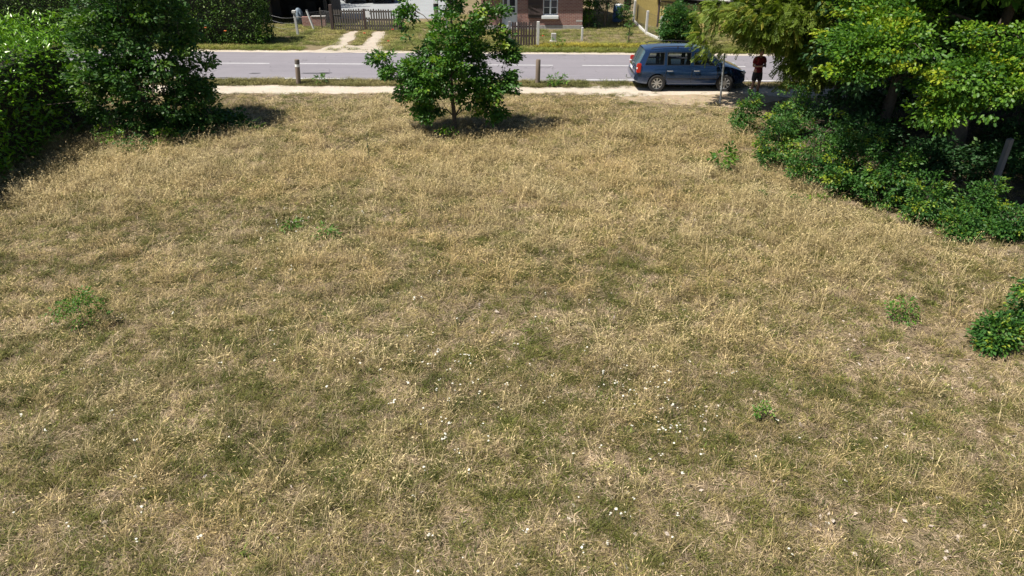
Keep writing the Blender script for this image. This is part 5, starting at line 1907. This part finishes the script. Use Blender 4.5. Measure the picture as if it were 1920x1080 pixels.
    # lamps, bumper, plate, handles, mirrors, tow bar
    for s in (-1, 1):
        bm = bmesh.new()
        bm_box(bm, -2.165, -1.99, s * .80 - .075, s * .80 + .055, .72, 1.08)
        bmesh.ops.bevel(bm, geom=bm.edges[:], offset=.03, segments=2, affect='EDGES')
        tl = obj("tail_light", bm, M["redlamp"], t, .8)
        bm = bmesh.new()
        bm_box(bm, -2.17, -2.02, s * .80 - .06, s * .80 + .06, .855, .925)
        bmesh.ops.bevel(bm, geom=bm.edges[:], offset=.015, segments=1, affect='EDGES')
        obj("reversing_lamp", bm, M["clearlamp"], tl, .8)
        bm = bmesh.new()
        bm_box(bm, 1.90, 2.135, s * .66 - .12, s * .66 + .10, .62, .78)
        bmesh.ops.bevel(bm, geom=bm.edges[:], offset=.045, segments=2, affect='EDGES')
        obj("headlight", bm, M["clearlamp"], t, .9)
        for hx in (-.86, .18):
            tube("door_handle", M["alloy"], t, [(hx - .11, s * .885, .80), (hx - .09, s * .915, .805), (hx + .09, s * .915, .805), (hx + .11, s * .885, .80)], .016, 6)
        for hx in (-1.02, -.02, .98):
            box("door_gap", M["trim"], t, hx - .005, hx + .005, s * .893 - .006, s * .893 + .006, .36, .90)
        box("sill_strip", M["trim"], t, -.95, .98, s * .893 - .009, s * .893 + .009, .50, .525)
        bm = bmesh.new()
        bm_box(bm, .84, .96, s * .96 - .10, s * .96 + .10, .97, 1.11)
        bmesh.ops.bevel(bm, geom=bm.edges[:], offset=.035, segments=2, affect='EDGES')
        obj("mirror", bm, paint, t, .9)
    bp = bmesh.new()
    for k in range(12):
        pass
    bp_st = []
    for yy in (-.80, -.70, -.35, 0, .35, .70, .80):
        xo = -2.215 - .05 * math.cos(yy / .8 * 1.3)
        bp_st.append([(xo, yy, .46), (xo - .005, yy, .56), (xo + .03, yy, .66), (xo + .14, yy, .66), (xo + .14, yy, .42)])
    bp.free()
    loft(bp_st, paint, "rear_bumper", t)
    pl = box("number_plate", M["whitepaint"], t, -2.235, -2.222, -.26, .26, .74, .85, .003, Matrix.Rotation(0, 4, 'Y'))
    box("plate_strip", M["plateblue"], pl, -2.239, -2.2355, .21, .255, .745, .845)
    tube("badge", M["alloy"], t, [(-2.16, 0, .95), (-2.185, 0, .95)], .045, 14)
    tube("rear_wiper", M["trim"], t, [(-2.17, 0, 1.0), (-2.10, .25, 1.14)], .01, 5)
    tube("tow_bar", M["galv"], t, [(-2.1, 0, .38), (-2.34, 0, .36), (-2.40, 0, .40), (-2.40, 0, .50)], .022, 7)
    box("grille", M["trim"], t, 2.15, 2.20, -.42, .42, .44, .54, .01)
    return t


yaw = math.atan2(27.24 - 27.07, 8.38 - 5.59) * .3 - .012
car("parked_car", (6.99, 28.02, 0.0), yaw, M["carpaint"], "dark grey people carrier, reflected sky blue put into its paint, with roof rails parked on the footpath", -.28)
car("yard_car", (-11.75, 53.9, 0.006), math.radians(-62), M["carblack"], "black car in the gravel yard, left of two behind the gate", .0)
car("yard_car", (-9.45, 54.0, 0.006), math.radians(-85), M["carnavy"], "dark blue car in the gravel yard, right of two behind the gate", .0)

# ------------------------------------------------------------------ person standing in the shade with a remote control
def skin_mesh(verts, edges, radii, sub=2, root=0):
    me = bpy.data.meshes.new("skin")
    me.from_pydata([tuple(v) for v in verts], edges, [])
    o = bpy.data.objects.new("skin", me)
    COL.objects.link(o)
    sk = o.modifiers.new("skin", 'SKIN')
    sk.use_smooth_shade = True
    if not me.skin_vertices:
        bpy.context.view_layer.objects.active = o
    lay = me.skin_vertices[0] if me.skin_vertices else None
    if lay is None:
        bm = bmesh.new(); bm.from_mesh(me); bm.verts.layers.skin.verify(); bm.to_mesh(me); bm.free()
        lay = me.skin_vertices[0]
    for i, rr in enumerate(radii):
        lay.data[i].radius = rr if isinstance(rr, tuple) else (rr, rr)
        lay.data[i].use_root = (i == root)
    ss = o.modifiers.new("sub", 'SUBSURF'); ss.levels = sub; ss.render_levels = sub
    dg = bpy.context.evaluated_depsgraph_get(); dg.update()
    out = bpy.data.meshes.new_from_object(o.evaluated_get(dg))
    bpy.data.objects.remove(o)
    return out


def chain(lst):
    V = [p for p, _ in lst]
    return V, [(i, i + 1) for i in range(len(V) - 1)], [r_ for _, r_ in lst]


def person(loc, rz, label):
    M["skin"] = plain("skin", (.40, .22, .15), .55)
    M["shirt"] = mottled("dark_red_cotton", (.17, .012, .018), (.26, .022, .03), 12, .9, .3)
    M["shorts"] = mottled("charcoal_cotton", (.02, .02, .024), (.045, .044, .05), 12, .9, .3)
    M["hair"] = mottled("dark_hair", (.012, .009, .007), (.035, .026, .02), 30, .6, .5)
    t = thing("person", loc, label, "person", None, rz)
    # facing -y, head bowed to the control held before the chest
    V, E_, R_ = [], [], []

    def add(p, r_, par=None):
        V.append(p); R_.append(r_)
        if par is not None: E_.append((par, len(V) - 1))
        return len(V) - 1

    pel = add((0, 0, .95), (.165, .115))
    wst = add((0, -.005, 1.10), (.145, .10), pel)
    che = add((0, .0, 1.30), (.175, .115), wst)
    sho = add((0, .01, 1.42), (.13, .09), che)
    nek = add((0, -.01, 1.50), (.055, .058), sho)
    hd0 = add((0, -.035, 1.565), (.062, .072), nek)
    hd1 = add((0, -.055, 1.64), (.078, .098), hd0)
    hd2 = add((0, -.045, 1.71), (.066, .085), hd1)
    nose = add((0, -.165, 1.62), (.013, .016), hd1)
    feet = []
    for s in (-1, 1):
        a = add((s * .185, .01, 1.40), (.062, .062), sho)
        e = add((s * .245, -.02, 1.13), (.043, .043), a)
        w = add((s * .115, -.24, 1.17), (.030, .030), e)
        add((s * .070, -.30, 1.18), (.038, .020), w)
        ear = add((s * .088, -.04, 1.635), (.012, .022), hd1)
        h = add((s * .10, 0, .86), (.095, .10), pel)
        m_ = add((s * .115, -.015, .68), (.078, .082), h)
        k = add((s * .12, -.02, .50), (.055, .06), m_)
        c = add((s * .125, .015, .33), (.055, .06), k)
        an = add((s * .13, .02, .085), (.036, .042), c)
        to = add((s * .145, -.10, .04), (.042, .034), an)
        feet.append(an)
    parts = [skin_mesh(V, E_, R_, 2, pel)]
    # five fingers of each hand curled round the grips
    for s in (-1, 1):
        for k in range(4):
            z = 1.205 - .018 * k
            L = (.9, 1.0, .95, .75)[k]
            parts.append(skin_mesh(*chain([((s * .078, -.305, z), .0085), ((s * .088, -.335 - .01 * L, z), .0085), ((s * .070, -.362 * 1.0 - .004 * L, z), .008), ((s * .046, -.358, z - .002), .007)]), 1))
        parts.append(skin_mesh(*chain([((s * .072, -.285, 1.20), .011), ((s * .060, -.305, 1.228), .010), ((s * .040, -.325, 1.236), .008)]), 1))
    bm = bmesh.new()
    for p in parts: bm.from_mesh(p)
    obj("body", bm, M["skin"], t, 3.0)
    # clothes follow the body a little outside it
    SV = [((0, -.0, .86), (.186, .136)), ((0, -.0, .97), (.180, .130)), ((0, -.005, 1.10), (.158, .113)), ((0, 0, 1.30), (.187, .128)), ((0, .01, 1.43), (.135, .095))]
    v, e, r_ = chain(SV)
    for s in (-1, 1):
        i = len(v)
        v += [(s * .19, .01, 1.405), (s * .235, -.01, 1.22)]
        r_ += [(.074, .074), (.066, .066)]
        e += [(4, i), (i, i + 1)]
    sh = obj("shirt", skin_mesh(v, e, r_, 2, 0), M["shirt"], t)
    v, e, r_ = chain([((0, 0, 1.02), (.160, .112)), ((0, 0, .90), (.172, .122))])
    for s in (-1, 1):
        i = len(v)
        v += [(s * .105, 0, .80), (s * .12, -.015, .56)]
        r_ += [(.108, .112), (.098, .10)]
        e += [(1, i), (i, i + 1)]
    obj("shorts", skin_mesh(v, e, r_, 2, 0), M["shorts"], t)
    bm = bmesh.new()
    bmesh.ops.create_icosphere(bm, subdivisions=3, radius=1.0)
    for q in bm.verts:
        c = q.co.copy()
        k = 1 + .05 * math.sin(14 * c.x) * math.sin(11 * c.z)
        q.co = Vector((c.x * .098 * k, c.y * .115 * k - .035, 1.665 + c.z * .105 * k))
    bmesh.ops.delete(bm, geom=[q for q in bm.verts if (q.co.y < -.075 and q.co.z < 1.715) or q.co.z < 1.60], context='VERTS')
    obj("hair", bm, M["hair"], t, 3.0)
    for s in (-1, 1):
        bm = bmesh.new(); bmesh.ops.create_uvsphere(bm, u_segments=8, v_segments=6, radius=.011, matrix=Matrix.Translation((s * .032, -.147, 1.642)))
        obj("eye", bm, M["black"], t, 3.0)
        bm = bmesh.new()
        bm_box(bm, s * .14 - .048, s * .14 + .048, -.19, .075, .0, .075)
        bmesh.ops.bevel(bm, geom=bm.edges[:], offset=.026, segments=2, affect='EDGES')
        obj("shoe", bm, M["black"], t, .9)
        tube("sock", M["shorts"], t, [(s * .131, .02, .06), (s * .128, .018, .20)], [.052, .054], 10)
    bm = bmesh.new(); bm_box(bm, -.022, .022, -.150, -.142, 1.578, 1.586)
    obj("mouth", bm, M["shirt"], t)
    return t


pp = G(1413, 181)
person((pp[0], pp[1], 0.012), math.radians(12), "person in dark red shirt and dark shorts standing in tree shade behind the corner shrub")
t = thing("remote_control", (pp[0], pp[1], 0.012), "small dark remote control held by the person before the chest", "remote control", None, math.radians(12))
bm = bmesh.new()
bm_box(bm, -.075, .075, -.352, -.305, 1.165, 1.225)
bmesh.ops.bevel(bm, geom=bm.edges[:], offset=.012, segments=2, affect='EDGES')
obj("case", bm, M["trim"], t)
box("screen", M["winglass"], t, -.06, .06, -.345, -.31, 1.226, 1.232)
for s in (-1, 1):
    tube("stick", M["galv"], t, [(s * .067, -.33, 1.224), (s * .067, -.33, 1.245)], .005, 6)
    tube("aerial", M["trim"], t, [(s * .05, -.352, 1.2), (s * .06, -.39, 1.26)], .006, 6)
